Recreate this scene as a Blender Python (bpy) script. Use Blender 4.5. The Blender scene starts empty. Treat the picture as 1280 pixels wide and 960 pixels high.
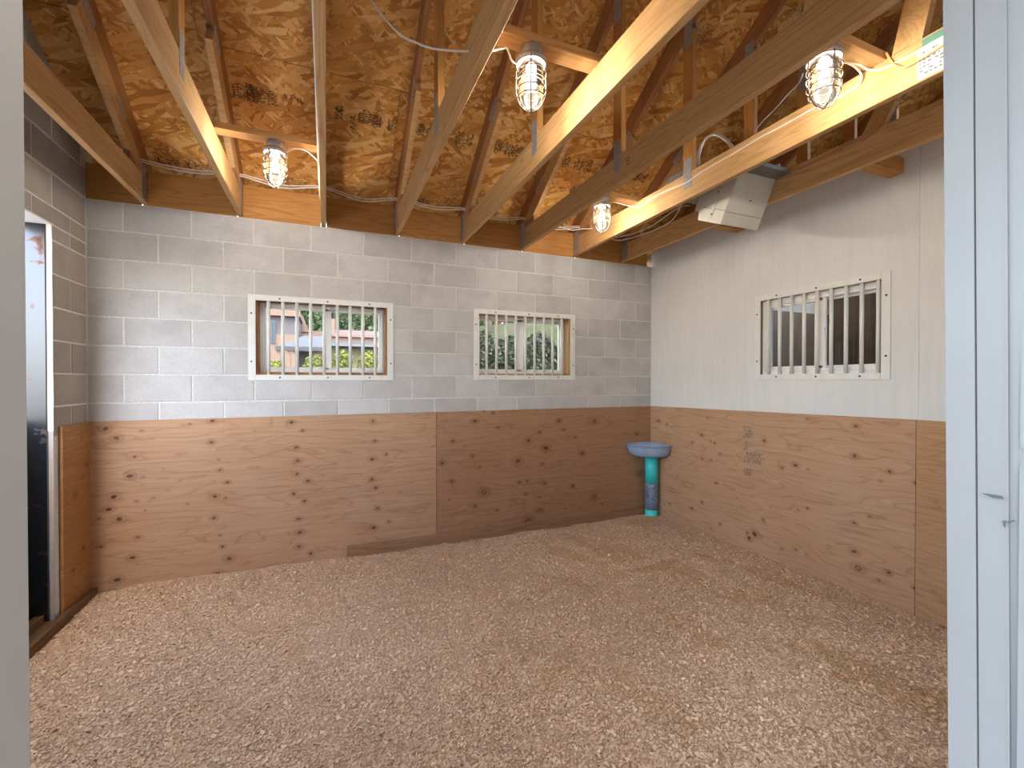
import bpy, bmesh, math, random
import numpy as np
from mathutils import Vector, Matrix

random.seed(11)
rng = np.random.default_rng(11)
SC = bpy.context.scene
COL = SC.collection

# ------------------------------------------------------------------ camera
F, YAW, PITCH, ROLL = 557.0, 0.394820672, -8.69465215e-03, -1.80967315e-04
CAM = np.array([1.53393, -3.99312, 1.50937])
_f = np.array([math.sin(YAW) * math.cos(PITCH), math.cos(YAW) * math.cos(PITCH), math.sin(PITCH)])
_r = np.array([math.cos(YAW), -math.sin(YAW), 0.0])
_u = np.cross(_r, _f)
_r2 = _r * math.cos(ROLL) + _u * math.sin(ROLL)
_u2 = -_r * math.sin(ROLL) + _u * math.cos(ROLL)
cam_d = bpy.data.cameras.new('camera')
cam_d.sensor_width = 36.0
cam_d.lens = F / 1280.0 * 36.0
cam_d.clip_start = 0.02
cam_d.clip_end = 400
cam = bpy.data.objects.new('camera', cam_d)
COL.objects.link(cam)
cam.matrix_world = Matrix(((_r2[0], _u2[0], -_f[0], CAM[0]), (_r2[1], _u2[1], -_f[1], CAM[1]),
                           (_r2[2], _u2[2], -_f[2], CAM[2]), (0, 0, 0, 1)))
SC.camera = cam


def hit(axis, val, px, py):
    """point of a plane x/y/z = val of the place that was measured at a pixel of the survey photo"""
    v = _f + _r2 * (px - 640) / F + _u2 * (480 - py) / F
    t = (val - CAM[axis]) / v[axis]
    return Vector(CAM + t * v)


# ------------------------------------------------------------------ world, sun, exposure
W = bpy.data.worlds.new('sky')
SC.world = W
W.use_nodes = True
wn = W.node_tree.nodes
bg = wn['Background']
sky = wn.new('ShaderNodeTexSky')
sky.sky_type = 'NISHITA'
sky.sun_disc = False
sky.sun_elevation = math.radians(48)
sky.sun_rotation = math.radians(180)
sky.air_density = 1.0
sky.dust_density = 1.5
hz = wn.new('ShaderNodeHueSaturation')      # slightly hazy, paler sky
hz.inputs['Saturation'].default_value = 0.62
W.node_tree.links.new(sky.outputs[0], hz.inputs['Color'])
W.node_tree.links.new(hz.outputs[0], bg.inputs[0])
bg.inputs[1].default_value = 0.82
sun_d = bpy.data.lights.new('sun', 'SUN')
sun_d.energy = 1.1
sun_d.angle = math.radians(1.0)
sun_d.color = (1, 0.95, 0.86)
sun = bpy.data.objects.new('sun', sun_d)
COL.objects.link(sun)
sun.rotation_euler = Vector((0.04, 0.66, -0.74)).to_track_quat('-Z', 'Y').to_euler()
LAMP_W = 56.0
LAMP_COL = (1.0, 0.93, 0.81)
vs = SC.view_settings
vs.view_transform = 'Standard'
vs.look = 'None'
vs.exposure = 1.36
vs.gamma = 1.0
vs.use_curve_mapping = False

# ------------------------------------------------------------------ helpers: nodes and materials
MATS = {}


class NT:
    def __init__(s, name):
        s.m = bpy.data.materials.new(name)
        s.m.use_nodes = True
        s.t = s.m.node_tree
        s.b = s.t.nodes['Principled BSDF']
        s.out = s.t.nodes['Material Output']
        MATS[name] = s.m

    def n(s, typ, **kw):
        nd = s.t.nodes.new(typ)
        for k, v in kw.items():
            if isinstance(k, str) and k.startswith('_'):
                setattr(nd, k[1:], v)
            else:
                nd.inputs[k.replace('__', ' ')].default_value = v
        return nd

    def l(s, a, b):
        s.t.links.new(a, b)

    def coords(s, scale=(1, 1, 1), rot=(0, 0, 0), rnd=True, kind='Object', attr=None):
        if attr:
            a = s.n('ShaderNodeAttribute', _attribute_name=attr).outputs['Vector']
        else:
            a = s.n('ShaderNodeTexCoord').outputs[kind]
        if rnd:
            oi = s.n('ShaderNodeObjectInfo')
            mu = s.n('ShaderNodeMath', _operation='MULTIPLY')
            s.l(oi.outputs['Random'], mu.inputs[0])
            mu.inputs[1].default_value = 37.0
            ad = s.n('ShaderNodeVectorMath', _operation='ADD')
            s.l(a, ad.inputs[0])
            s.l(mu.outputs[0], ad.inputs[1])
            a = ad.outputs[0]
        mp = s.n('ShaderNodeMapping')
        mp.inputs['Scale'].default_value = scale
        mp.inputs['Rotation'].default_value = rot
        s.l(a, mp.inputs[0])
        return mp.outputs[0]

    def noise(s, vec, scale=5, detail=4, rough=.55, dist=0):
        nd = s.n('ShaderNodeTexNoise')
        nd.inputs['Scale'].default_value = scale
        nd.inputs['Detail'].default_value = detail
        nd.inputs['Roughness'].default_value = rough
        nd.inputs['Distortion'].default_value = dist
        s.l(vec, nd.inputs['Vector'])
        return nd.outputs[0]

    def ramp(s, fac, stops, interp='LINEAR'):
        r = s.n('ShaderNodeValToRGB')
        r.color_ramp.interpolation = interp
        e = r.color_ramp.elements
        while len(e) < len(stops):
            e.new(.5)
        for i, (p, c) in enumerate(stops):
            e[i].position = p
            e[i].color = (c[0], c[1], c[2], 1) if not isinstance(c, (int, float)) else (c, c, c, 1)
        s.l(fac, r.inputs[0])
        return r.outputs[0]

    def mix(s, fac, a, b, mode='MIX'):
        m = s.n('ShaderNodeMix', _data_type='RGBA', _blend_type=mode)
        for i, v in ((0, fac), (6, a), (7, b)):
            if isinstance(v, (int, float)):
                m.inputs[i].default_value = v if i == 0 else (v, v, v, 1)
            elif isinstance(v, tuple):
                m.inputs[i].default_value = (v[0], v[1], v[2], 1)
            else:
                s.l(v, m.inputs[i])
        return m.outputs[2]

    def math(s, op, a, b=None):
        m = s.n('ShaderNodeMath', _operation=op)
        for i, v in ((0, a), (1, b)):
            if v is None:
                continue
            if isinstance(v, (int, float)):
                m.inputs[i].default_value = v
            else:
                s.l(v, m.inputs[i])
        return m.outputs[0]

    def bump(s, h, strength=.3, dist=.01):
        b = s.n('ShaderNodeBump')
        b.inputs['Strength'].default_value = strength
        b.inputs['Distance'].default_value = dist
        s.l(h, b.inputs['Height'])
        s.l(b.outputs[0], s.b.inputs['Normal'])

    def col(s, c):
        if isinstance(c, tuple):
            s.b.inputs['Base Color'].default_value = (c[0], c[1], c[2], 1)
        else:
            s.l(c, s.b.inputs['Base Color'])

    def rough(s, v, metal=0.0, spec=None):
        if isinstance(v, (int, float)):
            s.b.inputs['Roughness'].default_value = v
        else:
            s.l(v, s.b.inputs['Roughness'])
        s.b.inputs['Metallic'].default_value = metal
        if spec is not None:
            s.b.inputs['Specular IOR Level'].default_value = spec


def lumber(name, c0, c1, c2, rough=.62):
    t = NT(name)
    fine = t.noise(t.coords((3, 90, 90)), 1.0, 4, .6)
    ringv = t.coords((.55, 9, 9))
    ring = t.noise(ringv, 1.3, 2, .5, .6)
    saw = t.math('FRACT', t.math('MULTIPLY', ring, 9.0))
    base = t.ramp(saw, [(0, c1), (.55, c0), (.9, c2), (1, c1)])
    c = t.mix(.28, base, t.ramp(fine, [(.3, c2), (.7, c0)]))
    big = t.noise(t.coords((.8, 2, 2)), 1.0, 2)
    c = t.mix(t.ramp(big, [(.35, 0.0), (.75, .35)]), c, c2)
    oi = t.n('ShaderNodeObjectInfo')
    c = t.mix(1.0, c, t.ramp(oi.outputs['Random'], [(0, (.84, .80, .76)), (1, (1.06, 1.04, 1.0))]), 'MULTIPLY')
    t.col(c)
    t.rough(rough, spec=.3)
    t.bump(fine, .15, .002)
    return t.m


lumber('lumber_pale', (.66, .43, .21), (.58, .36, .16), (.46, .255, .10))
lumber('lumber_orange', (.56, .29, .09), (.50, .24, .07), (.38, .165, .045))
lumber('lumber_brown', (.42, .20, .09), (.36, .165, .07), (.25, .11, .045))
lumber('lumber_kick', (.32, .185, .11), (.28, .16, .09), (.20, .11, .06))
lumber('lumber_dark', (.21, .115, .06), (.17, .09, .045), (.11, .06, .03))


def make_osb():
    t = NT('osb')
    layers = []
    for i, (ang, sx, sy) in enumerate(((.12, 9, 34), (1.0, 10, 40), (-.7, 11, 42), (.4, 7, 30))):
        v = t.coords((sx, sy, 3), (0, 0, 0), rnd=True)
        if ang:
            rot = t.coords((1, 1, 1), (0, 0, ang), rnd=True)
            mp = t.n('ShaderNodeMapping')
            mp.inputs['Scale'].default_value = (sx, sy, 3)
            t.l(rot, mp.inputs[0])
            v = mp.outputs[0]
        wob = t.noise(v, .7, 2)
        vm = t.n('ShaderNodeVectorMath', _operation='ADD')
        t.l(v, vm.inputs[0])
        t.l(wob, vm.inputs[1])
        vo = t.n('ShaderNodeTexVoronoi')
        vo.inputs['Scale'].default_value = 1.0
        vo.inputs['Randomness'].default_value = 1.0
        t.l(vm.outputs[0], vo.inputs['Vector'])
        sp = t.n('ShaderNodeSeparateColor')
        t.l(vo.outputs['Color'], sp.inputs[0])
        layers.append((sp.outputs[0], sp.outputs[1], vo.outputs['Distance']))
    val = layers[0][0]
    hgt = layers[0][2]
    for i, thr in ((1, .5), (2, .55), (3, .6)):
        m = t.math('GREATER_THAN', layers[i][1], thr)
        val = t.mix(m, val, layers[i][0])
        hgt = t.mix(m, hgt, layers[i][2])
    fib = t.noise(t.coords((14, 120, 8)), 1.0, 4, .6)
    v2 = t.mix(.35, val, fib)
    c = t.ramp(v2, [(.12, (.36, .14, .028)), (.4, (.62, .29, .07)), (.6, (.74, .385, .11)), (.88, (.88, .60, .27))])
    big = t.noise(t.coords((1.2, 1.6, 1)), 1.4, 3)
    c = t.mix(t.ramp(big, [(.45, 0.0), (.8, .5)]), c, (.36, .14, .032))
    t.col(c)
    t.rough(.55, spec=.35)
    t.bump(hgt, .35, .004)
    return t.m


make_osb()


def make_block(name, base, dirt):
    t = NT(name)
    v = t.coords((1, 1, 1))
    grain = t.noise(v, 160, 3, .7)
    mott = t.noise(v, 6, 4, .6)
    c = t.ramp(mott, [(.3, tuple(x * .86 for x in base)), (.55, base), (.8, tuple(min(1, x * 1.1) for x in base))])
    c = t.mix(.35, c, t.ramp(grain, [(.3, tuple(x * .6 for x in base)), (.7, tuple(min(1, x * 1.25) for x in base))]))
    oi = t.n('ShaderNodeObjectInfo')
    c = t.mix(1.0, c, t.ramp(oi.outputs['Random'], [(0, (.88, .875, .87)), (.5, (.97, .97, .97)), (1, (1.04, 1.04, 1.05))]), 'MULTIPLY')
    blot = t.noise(t.coords((1, 1, 1.4)), 3.2, 3, .5)
    c = t.mix(t.ramp(blot, [(.56, 0.0), (.72, .4)]), c, dirt)
    t.col(c)
    t.rough(.93, spec=.15)
    t.bump(grain, .5, .004)
    return t.m


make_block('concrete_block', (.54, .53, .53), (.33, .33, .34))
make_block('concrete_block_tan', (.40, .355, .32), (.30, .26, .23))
t = NT('mortar')
g = t.noise(t.coords(rnd=False), 120, 3)
t.col(t.ramp(g, [(.3, (.52, .51, .50)), (.7, (.70, .69, .67))]))
t.rough(.95, spec=.1)
t.bump(g, .4, .003)


def make_ply(name, tint):
    t = NT(name)
    kn = t.n('ShaderNodeAttribute', _attribute_name='knot').outputs['Fac']
    ring = t.n('ShaderNodeAttribute', _attribute_name='ring').outputs['Fac']
    v = t.coords((1, 1, 1), attr='grain', rnd=False)
    mp = t.n('ShaderNodeMapping')
    mp.inputs['Scale'].default_value = (.75, 3.4, 1)
    t.l(v, mp.inputs[0])
    n1 = t.noise(mp.outputs[0], 1.1, 3, .5, .4)
    iso = t.math('FRACT', t.math('MULTIPLY', n1, 12.0))
    lines = t.ramp(iso, [(0, 1.0), (.10, .25), (.5, 0.0), (.92, .15), (1, 1.0)])
    mp2 = t.n('ShaderNodeMapping')
    mp2.inputs['Scale'].default_value = (2.2, 70, 1)
    t.l(v, mp2.inputs[0])
    n2 = t.noise(mp2.outputs[0], 1.0, 4, .6)
    a = tuple(x for x in tint)
    c = t.ramp(n2, [(.25, tuple(x * .78 for x in a)), (.5, a), (.8, tuple(min(1, x * 1.16) for x in a))])
    patch = t.noise(v, 1.6, 3, .5)
    c = t.mix(t.ramp(patch, [(.35, 0.0), (.7, .4)]), c, (a[0] * .86, a[1] * .70, a[2] * .55))
    c = t.mix(t.math('MULTIPLY', lines, .42), c, (a[0] * .55, a[1] * .40, a[2] * .30))
    c = t.mix(t.math('MULTIPLY', ring, .55), c, (a[0] * .5, a[1] * .34, a[2] * .22))
    c = t.mix(kn, c, (.085, .036, .018))
    sc = t.coords((.8, 5, 1), (0, 0, .9), attr='grain', rnd=False)
    scr = t.noise(sc, 5.0, 1, .5)
    c = t.mix(t.ramp(scr, [(.70, 0.0), (.72, .25), (.74, 0.0)]), c, (.62, .50, .40))
    t.col(c)
    t.rough(.72, spec=.25)
    t.bump(n2, .12, .002)
    return t.m


make_ply('plywood_tan', (.46, .285, .175))
make_ply('plywood_brown', (.36, .205, .12))
make_ply('plywood_shaded', (.38, .20, .085))  # same plywood, with the dim warm light of the left wall in its colour
make_ply('plywood_orange', (.44, .265, .145))

t = NT('painted_ply')
v = t.coords((26, 26, 2.2), rnd=False)
n1 = t.noise(v, 1.1, 5, .7, .5)
n2 = t.noise(t.coords((1, 1, 1), rnd=False), 2.2, 4)
c = t.ramp(n1, [(.3, (.63, .64, .65)), (.5, (.675, .68, .685)), (.75, (.71, .71, .71))])
c = t.mix(t.ramp(n2, [(.45, 0.0), (.7, .5)]), c, (.59, .61, .635))
sp = t.noise(t.coords((1, 1, .6), rnd=False), 26, 2)
c = t.mix(t.ramp(sp, [(.74, 0.0), (.79, .5)]), c, (.40, .41, .42))
t.col(c)
t.rough(.7, spec=.25)
t.bump(n1, .12, .002)


def plain(name, c, rough=.5, metal=0.0, spec=.4, var=0.0, scale=20, bump=0.0):
    t = NT(name)
    if var:
        n = t.noise(t.coords(), scale, 4)
        t.col(t.ramp(n, [(.3, tuple(x * (1 - var) for x in c)), (.7, tuple(min(1, x * (1 + var)) for x in c))]))
        if bump:
            t.bump(n, bump, .003)
    else:
        t.col(c)
    t.rough(rough, metal, spec)
    return t.m


plain('guard_paint', (.70, .71, .70), .42, var=.04)
plain('vinyl_white', (.82, .82, .82), .35, var=.03)
plain('bolt_dark', (.03, .03, .05), .4, .6)
plain('galvanized', (.40, .42, .45), .45, .55, var=.25, scale=60, bump=.3)
plain('grey_cast', (.33, .33, .37), .5, .4, var=.1)
plain('guard_wire', (.15, .12, .09), .7, .0)
plain('cable_white', (.82, .80, .76), .5)
plain('cable_orange', (.72, .36, .14), .5)
plain('cable_brown', (.50, .22, .12), .5)
plain('conduit_metal', (.62, .62, .60), .4, .6)
plain('box_beige', (.56, .54, .48), .45, var=.05, scale=8)
plain('box_grey', (.20, .19, .18), .5, .3, var=.2)
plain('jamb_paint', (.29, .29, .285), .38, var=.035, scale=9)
plain('jamb_paint_lifted', (.62, .63, .61), .45, var=.05, scale=6)  # same white paint as the right jamb, lightened to offset its shade
plain('scuff', (.10, .11, .12), .7)
plain('gap_dark', (.05, .06, .07), .7)
plain('caulk_white', (.78, .75, .70), .8, var=.08)
plain('ink', (.035, .02, .015), .8)
plain('ink_faint', (.20, .11, .07), .8)
plain('ink_grey', (.10, .09, .09), .8)
plain('tag_paper', (.50, .51, .52), .7, var=.04)
plain('tag_green', (.10, .24, .17), .7)
plain('pipe_teal', (.05, .62, .62), .35, var=.1, scale=9)
plain('tape_grey', (.20, .26, .36), .35, .3, var=.5, scale=55, bump=.6)
plain('bowl_metal', (.34, .46, .68), .34, .2, var=.12, scale=10)
plain('water', (.50, .53, .56), .06, spec=.6)
plain('slab', (.30, .26, .22), .9, var=.2)
plain('deck_felt', (.05, .05, .05), .9)
plain('inner_wall', (.20, .155, .115), .85, var=.2, scale=3)
plain('screen_mesh', (.05, .045, .04), .8)
plain('siding_mauve', (.06, .052, .056), .8, var=.1)
plain('siding_peach', (.12, .075, .055), .8, var=.12)
plain('siding_olive', (.10, .08, .045), .8, var=.12)
plain('shingle_grey', (.06, .06, .065), .8, var=.2, scale=5)
plain('shingle_red', (.10, .055, .045), .8, var=.2, scale=5)
plain('trim_black', (.02, .02, .025), .6)
plain('house_glass', (.03, .045, .06), .6, spec=.1)
plain('bark', (.10, .08, .065), .9, var=.3)
plain('concrete_apron', (.42, .41, .39), .9, var=.15, scale=4)
plain('door_steel', (.05, .05, .05), .5, .4, var=.2)


def leafmat(name, a, b):
    t = NT(name)
    at = t.n('ShaderNodeAttribute', _attribute_name='tone').outputs['Fac']
    t.col(t.ramp(at, [(0, a), (1, b)]))
    t.rough(.6, spec=.2)
    return t.m


leafmat('leaf_hedge', (.018, .026, .014), (.05, .06, .032))
leafmat('leaf_lime', (.05, .08, .015), (.20, .19, .035))
leafmat('leaf_tree', (.02, .04, .015), (.08, .11, .05))
leafmat('leaf_autumn', (.08, .04, .025), (.20, .11, .065))
t = NT('shaving')
t.col(t.n('ShaderNodeAttribute', _attribute_name='chip_colour').outputs['Color'])
t.rough(.85, spec=.15)

t = NT('shaving_bed')
n1 = t.noise(t.coords(rnd=False), 210, 4, .7)
n2 = t.noise(t.coords(rnd=False), 3, 3)
c = t.ramp(n1, [(.25, (.46, .30, .19)), (.5, (.63, .435, .295)), (.75, (.80, .59, .42))])
c = t.mix(t.ramp(n2, [(.4, 0.0), (.7, .35)]), c, (.50, .32, .19))
t.col(c)
t.rough(.95, spec=.1)
t.bump(n1, .6, .008)

t = NT('grass')
n1 = t.noise(t.coords(rnd=False), 1.3, 4)
n2 = t.noise(t.coords(rnd=False), .22, 3)
c = t.ramp(n1, [(.3, (.022, .030, .009)), (.7, (.05, .056, .018))])
c = t.mix(t.ramp(n2, [(.48, 0.0), (.62, .8)]), c, (.07, .045, .03))
t.col(c)
t.rough(.95, spec=.1)

t = NT('rusty_steel')
v = t.coords((1, 1, 1), rnd=False)
n1 = t.noise(v, 5, 5, .65)
n2 = t.noise(t.coords((1, 1, .5), rnd=False), 9, 4, .7)
rust = t.ramp(n1, [(.60, 0.0), (.70, .9)])
c = t.mix(rust, (.055, .060, .070), t.ramp(n2, [(.3, (.10, .04, .02)), (.7, (.20, .11, .09))]))
t.col(c)
t.rough(t.ramp(rust, [(0, .24), (1, .75)]), .85)
t.b.inputs['Specular IOR Level'].default_value = .6

t = NT('glass_thin')
t.t.nodes.remove(t.b)
tr = t.n('ShaderNodeBsdfTransparent')
tr.inputs[0].default_value = (.96, .975, .97, 1)
gl = t.n('ShaderNodeBsdfGlossy')
gl.inputs['Roughness'].default_value = .02
fr = t.n('ShaderNodeFresnel')
fr.inputs[0].default_value = 1.45
mx = t.n('ShaderNodeMixShader')
t.l(fr.outputs[0], mx.inputs[0])
t.l(tr.outputs[0], mx.inputs[1])
t.l(gl.outputs[0], mx.inputs[2])
t.l(mx.outputs[0], t.out.inputs[0])

t = NT('glass_jar')          # lamp glass that glows milky around the burning bulb
t.t.nodes.remove(t.b)
tr = t.n('ShaderNodeBsdfTransparent')
tr.inputs[0].default_value = (.97, .96, .94, 1)
em = t.n('ShaderNodeEmission')
em.inputs[0].default_value = (1.0, .86, .66, 1)
em.inputs[1].default_value = .42
m1 = t.n('ShaderNodeMixShader')
m1.inputs[0].default_value = .38
gl = t.n('ShaderNodeBsdfGlossy')
gl.inputs['Roughness'].default_value = .08
fr = t.n('ShaderNodeFresnel')
mx = t.n('ShaderNodeMixShader')
t.l(tr.outputs[0], m1.inputs[1])
t.l(em.outputs[0], m1.inputs[2])
t.l(fr.outputs[0], mx.inputs[0])
t.l(m1.outputs[0], mx.inputs[1])
t.l(gl.outputs[0], mx.inputs[2])
t.l(mx.outputs[0], t.out.inputs[0])

t = NT('bulb_glow')
t.col((.9, .9, .9))
t.b.inputs['Emission Color'].default_value = (1.0, .93, .82, 1)
t.b.inputs['Emission Strength'].default_value = .9

# ------------------------------------------------------------------ helpers: meshes and objects


def tag(o, label=None, cat=None, group=None, kind=None):
    for k, v in (('label', label), ('category', cat), ('group', group), ('kind', kind)):
        if v:
            o[k] = v
    return o


def link(name, me, mat=None, parent=None, mw=None):
    o = bpy.data.objects.new(name, me)
    COL.objects.link(o)
    if mat and me is not None and not me.materials:
        me.materials.append(MATS[mat])
    if mw is not None:
        o.matrix_world = mw
    if parent is not None:
        o.parent = parent
        o.matrix_parent_inverse = parent.matrix_world.inverted()
    return o


def empty(name, loc, label=None, cat=None, group=None, kind=None):
    o = bpy.data.objects.new(name, None)
    o.empty_display_size = .1
    COL.objects.link(o)
    o.matrix_world = Matrix.Translation(Vector(loc))
    return tag(o, label, cat, group, kind)


def box_me(name, sx, sy, sz, bev=0.0):
    bm = bmesh.new()
    bmesh.ops.create_cube(bm, size=1.0)
    bmesh.ops.scale(bm, vec=(sx, sy, sz), verts=bm.verts)
    if bev:
        bmesh.ops.bevel(bm, geom=bm.edges[:], offset=bev, segments=1, affect='EDGES')
    me = bpy.data.meshes.new(name)
    bm.to_mesh(me)
    bm.free()
    return me


def box(name, lo, hi, mat, parent=None, bev=0.0, long=None):
    """axis box from lo to hi; local x runs along its longest side so that grain follows it"""
    lo, hi = Vector(lo), Vector(hi)
    d, c = hi - lo, (hi + lo) / 2
    k = long if long is not None else max(range(3), key=lambda i: d[i])
    if k == 0:
        ax = Matrix.Identity(3)
        s = (d.x, d.y, d.z)
    elif k == 1:
        ax = Matrix(((0, -1, 0), (1, 0, 0), (0, 0, 1)))
        s = (d.y, d.x, d.z)
    else:
        ax = Matrix(((0, 0, -1), (0, 1, 0), (1, 0, 0)))
        s = (d.z, d.y, d.x)
    return link(name, box_me(name, *s, bev), mat, parent, Matrix.Translation(c) @ ax.to_4x4())


def beam(name, p0, p1, wid, thk, side, mat, parent=None, bev=.002):
    """timber from p0 to p1, thk along 'side', wid across it"""
    p0, p1 = Vector(p0), Vector(p1)
    x = (p1 - p0).normalized()
    y = Vector(side)
    y = (y - x * y.dot(x)).normalized()
    z = x.cross(y)
    m = Matrix((x, y, z)).transposed().to_4x4()
    return link(name, box_me(name, (p1 - p0).length, thk, wid, bev), mat, parent, Matrix.Translation((p0 + p1) / 2) @ m)


def pydata(name, vs_, fs_, mat=None, parent=None, smooth=False):
    me = bpy.data.meshes.new(name)
    me.from_pydata([tuple(v) for v in vs_], [], fs_)
    me.update()
    if smooth:
        me.polygons.foreach_set('use_smooth', [True] * len(me.polygons))
    return link(name, me, mat, parent)


def prism(name, poly, axis, a, b, mat, parent=None):
    """extrude a 2-D polygon along an axis between a and b"""
    def P(q, t):
        return (t, q[0], q[1]) if axis == 0 else ((q[0], t, q[1]) if axis == 1 else (q[0], q[1], t))
    n = len(poly)
    vs_ = [P(q, a) for q in poly] + [P(q, b) for q in poly]
    fs_ = [list(range(n)), list(range(n, 2 * n))[::-1]] + [[i, i + n, (i + 1) % n + n, (i + 1) % n] for i in range(n)]
    o = pydata(name, vs_, fs_, mat, parent)
    bm = bmesh.new()
    bm.from_mesh(o.data)
    bmesh.ops.recalc_face_normals(bm, faces=bm.faces)
    bm.to_mesh(o.data)
    bm.free()
    return o


def smooth_path(pts, n=6):
    pts = [Vector(p) for p in pts]
    if len(pts) < 3:
        return pts
    out = []
    for i in range(len(pts) - 1):
        p0, p1, p2, p3 = pts[max(i - 1, 0)], pts[i], pts[i + 1], pts[min(i + 2, len(pts) - 1)]
        for k in range(n):
            s = k / n
            out.append(.5 * ((2 * p1) + (p2 - p0) * s + (2 * p0 - 5 * p1 + 4 * p2 - p3) * s * s + (3 * p1 - p0 - 3 * p2 + p3) * s ** 3))
    out.append(pts[-1])
    return out


def tube_geo(pts, r, seg=8, closed=False):
    pts = [Vector(p) for p in pts]
    vs_, fs_ = [], []
    n = len(pts)
    prev = None
    for i, p in enumerate(pts):
        if closed:
            d = pts[(i + 1) % n] - pts[i - 1]
        else:
            d = pts[min(i + 1, n - 1)] - pts[max(i - 1, 0)]
        d.normalize()
        if prev is None:
            ref = Vector((0, 0, 1)) if abs(d.z) < .9 else Vector((1, 0, 0))
            a = d.cross(ref).normalized()
        else:
            a = (prev - d * prev.dot(d)).normalized()
        prev = a
        b = d.cross(a)
        rr = r(i / (n - 1)) if callable(r) else r
        for k in range(seg):
            th = 2 * math.pi * k / seg
            vs_.append(p + (a * math.cos(th) + b * math.sin(th)) * rr)
    m = n if closed else n - 1
    for i in range(m):
        for k in range(seg):
            j = (i + 1) % n
            fs_.append([i * seg + k, i * seg + (k + 1) % seg, j * seg + (k + 1) % seg, j * seg + k])
    if not closed:
        fs_.append(list(range(seg))[::-1])
        fs_.append([(n - 1) * seg + k for k in range(seg)])
    return vs_, fs_


def tube(name, pts, r, mat, parent=None, seg=8, curve=True, closed=False):
    v, f = tube_geo(smooth_path(pts) if curve else pts, r, seg, closed)
    return pydata(name, v, f, mat, parent, True)


def join_geo(parts):
    V, Fc = [], []
    for v, f in parts:
        o = len(V)
        V += list(v)
        Fc += [[i + o for i in q] for q in f]
    return V, Fc


def lathe_geo(prof, c, seg=24, cap=True):
    V, Fc = [], []
    for r, z in prof:
        for k in range(seg):
            th = 2 * math.pi * k / seg
            V.append((c[0] + r * math.cos(th), c[1] + r * math.sin(th), c[2] + z))
    n = len(prof)
    for i in range(n - 1):
        for k in range(seg):
            Fc.append([i * seg + k, i * seg + (k + 1) % seg, (i + 1) * seg + (k + 1) % seg, (i + 1) * seg + k])
    if cap:
        Fc.append(list(range(seg))[::-1])
        Fc.append([(n - 1) * seg + k for k in range(seg)])
    return V, Fc


def lathe(name, prof, c, mat, parent=None, seg=24, cap=True):
    v, f = lathe_geo(prof, c, seg, cap)
    return pydata(name, v, f, mat, parent, True)


def quads_mesh(name, V, mat, parent=None, tone=None):
    """V: (n,4,3) array -> one mesh of loose quads, optional per-quad tone attribute"""
    n = len(V)
    me = bpy.data.meshes.new(name)
    me.vertices.add(n * 4)
    me.vertices.foreach_set('co', V.reshape(-1).astype(np.float32))
    me.loops.add(n * 4)
    me.loops.foreach_set('vertex_index', np.arange(n * 4, dtype=np.int32))
    me.polygons.add(n)
    me.polygons.foreach_set('loop_start', np.arange(0, n * 4, 4, dtype=np.int32))
    me.polygons.foreach_set('loop_total', np.full(n, 4, dtype=np.int32))
    me.update(calc_edges=True)
    if tone is not None:
        a = me.attributes.new('tone', 'FLOAT', 'FACE')
        a.data.foreach_set('value', tone.astype(np.float32))
    return link(name, me, mat, parent)


ORD = ['first', 'second', 'third', 'fourth', 'fifth', 'sixth', 'seventh', 'eighth', 'ninth', 'tenth', 'eleventh', 'twelfth']

# ------------------------------------------------------------------ the room: measures
XR = 4.877            # right wall face
ZT = 2.77             # top of block wall
YF = -3.64            # inner face of the front wall
CH = .2032            # course height
BL = .4064            # block length
R0, RS = 3.15, .64    # roof sheathing underside: z = R0 - RS*y
RIDGE = -3.6
PT = 1.221            # plywood top


def roof_z(y):
    return R0 - RS * y if y > RIDGE else R0 - RS * RIDGE - RS * (RIDGE - y)


# floor
fl = box('floor', (-.2, YF - .14, -.12), (8.2, .2, 0.0), 'slab')
tag(fl, 'bare slab under the wood shavings', 'floor', kind='structure')


# back wall: mortar core with two window openings, blocks proud of it
def wall_grid(name, us, zs, holes, mk, mat, parent=None):
    V, Fc = [], []
    for i in range(len(us) - 1):
        for j in range(len(zs) - 1):
            cu, cz = (us[i] + us[i + 1]) / 2, (zs[j] + zs[j + 1]) / 2
            if any(h[0] < cu < h[1] and h[2] < cz < h[3] for h in holes):
                continue
            o = len(V)
            for t_ in (0, 1):
                for (a, b) in ((us[i], zs[j]), (us[i + 1], zs[j]), (us[i + 1], zs[j + 1]), (us[i], zs[j + 1])):
                    V.append(mk(a, b, t_))
            Fc += [[o, o + 1, o + 2, o + 3], [o + 7, o + 6, o + 5, o + 4], [o, o + 4, o + 5, o + 1],
                   [o + 1, o + 5, o + 6, o + 2], [o + 2, o + 6, o + 7, o + 3], [o + 3, o + 7, o + 4, o]]
    return pydata(name, V, Fc, mat, parent)


W1 = (1.016, 2.032, ZT - 6 * CH, ZT - 3 * CH)
W2 = (2.8448, 3.8608, ZT - 6 * CH, ZT - 3 * CH)
wb = wall_grid('wall_back', [-.2, W1[0], W1[1], W2[0], W2[1], 8.2], [-.12, W1[2], W1[3], ZT], [W1, W2],
               lambda u, z, t_: (u, .0035 + t_ * .1965, z), 'mortar')
tag(wb, 'grey concrete block back wall with two barred windows', 'wall', kind='structure')

JW = .0125
_bcache = {}


def block_mesh(w, h, dep):
    k = (round(w, 3), round(h, 3), round(dep, 3))
    if k not in _bcache:
        _bcache[k] = box_me('block', *k, .0025)
    return _bcache[k]


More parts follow.
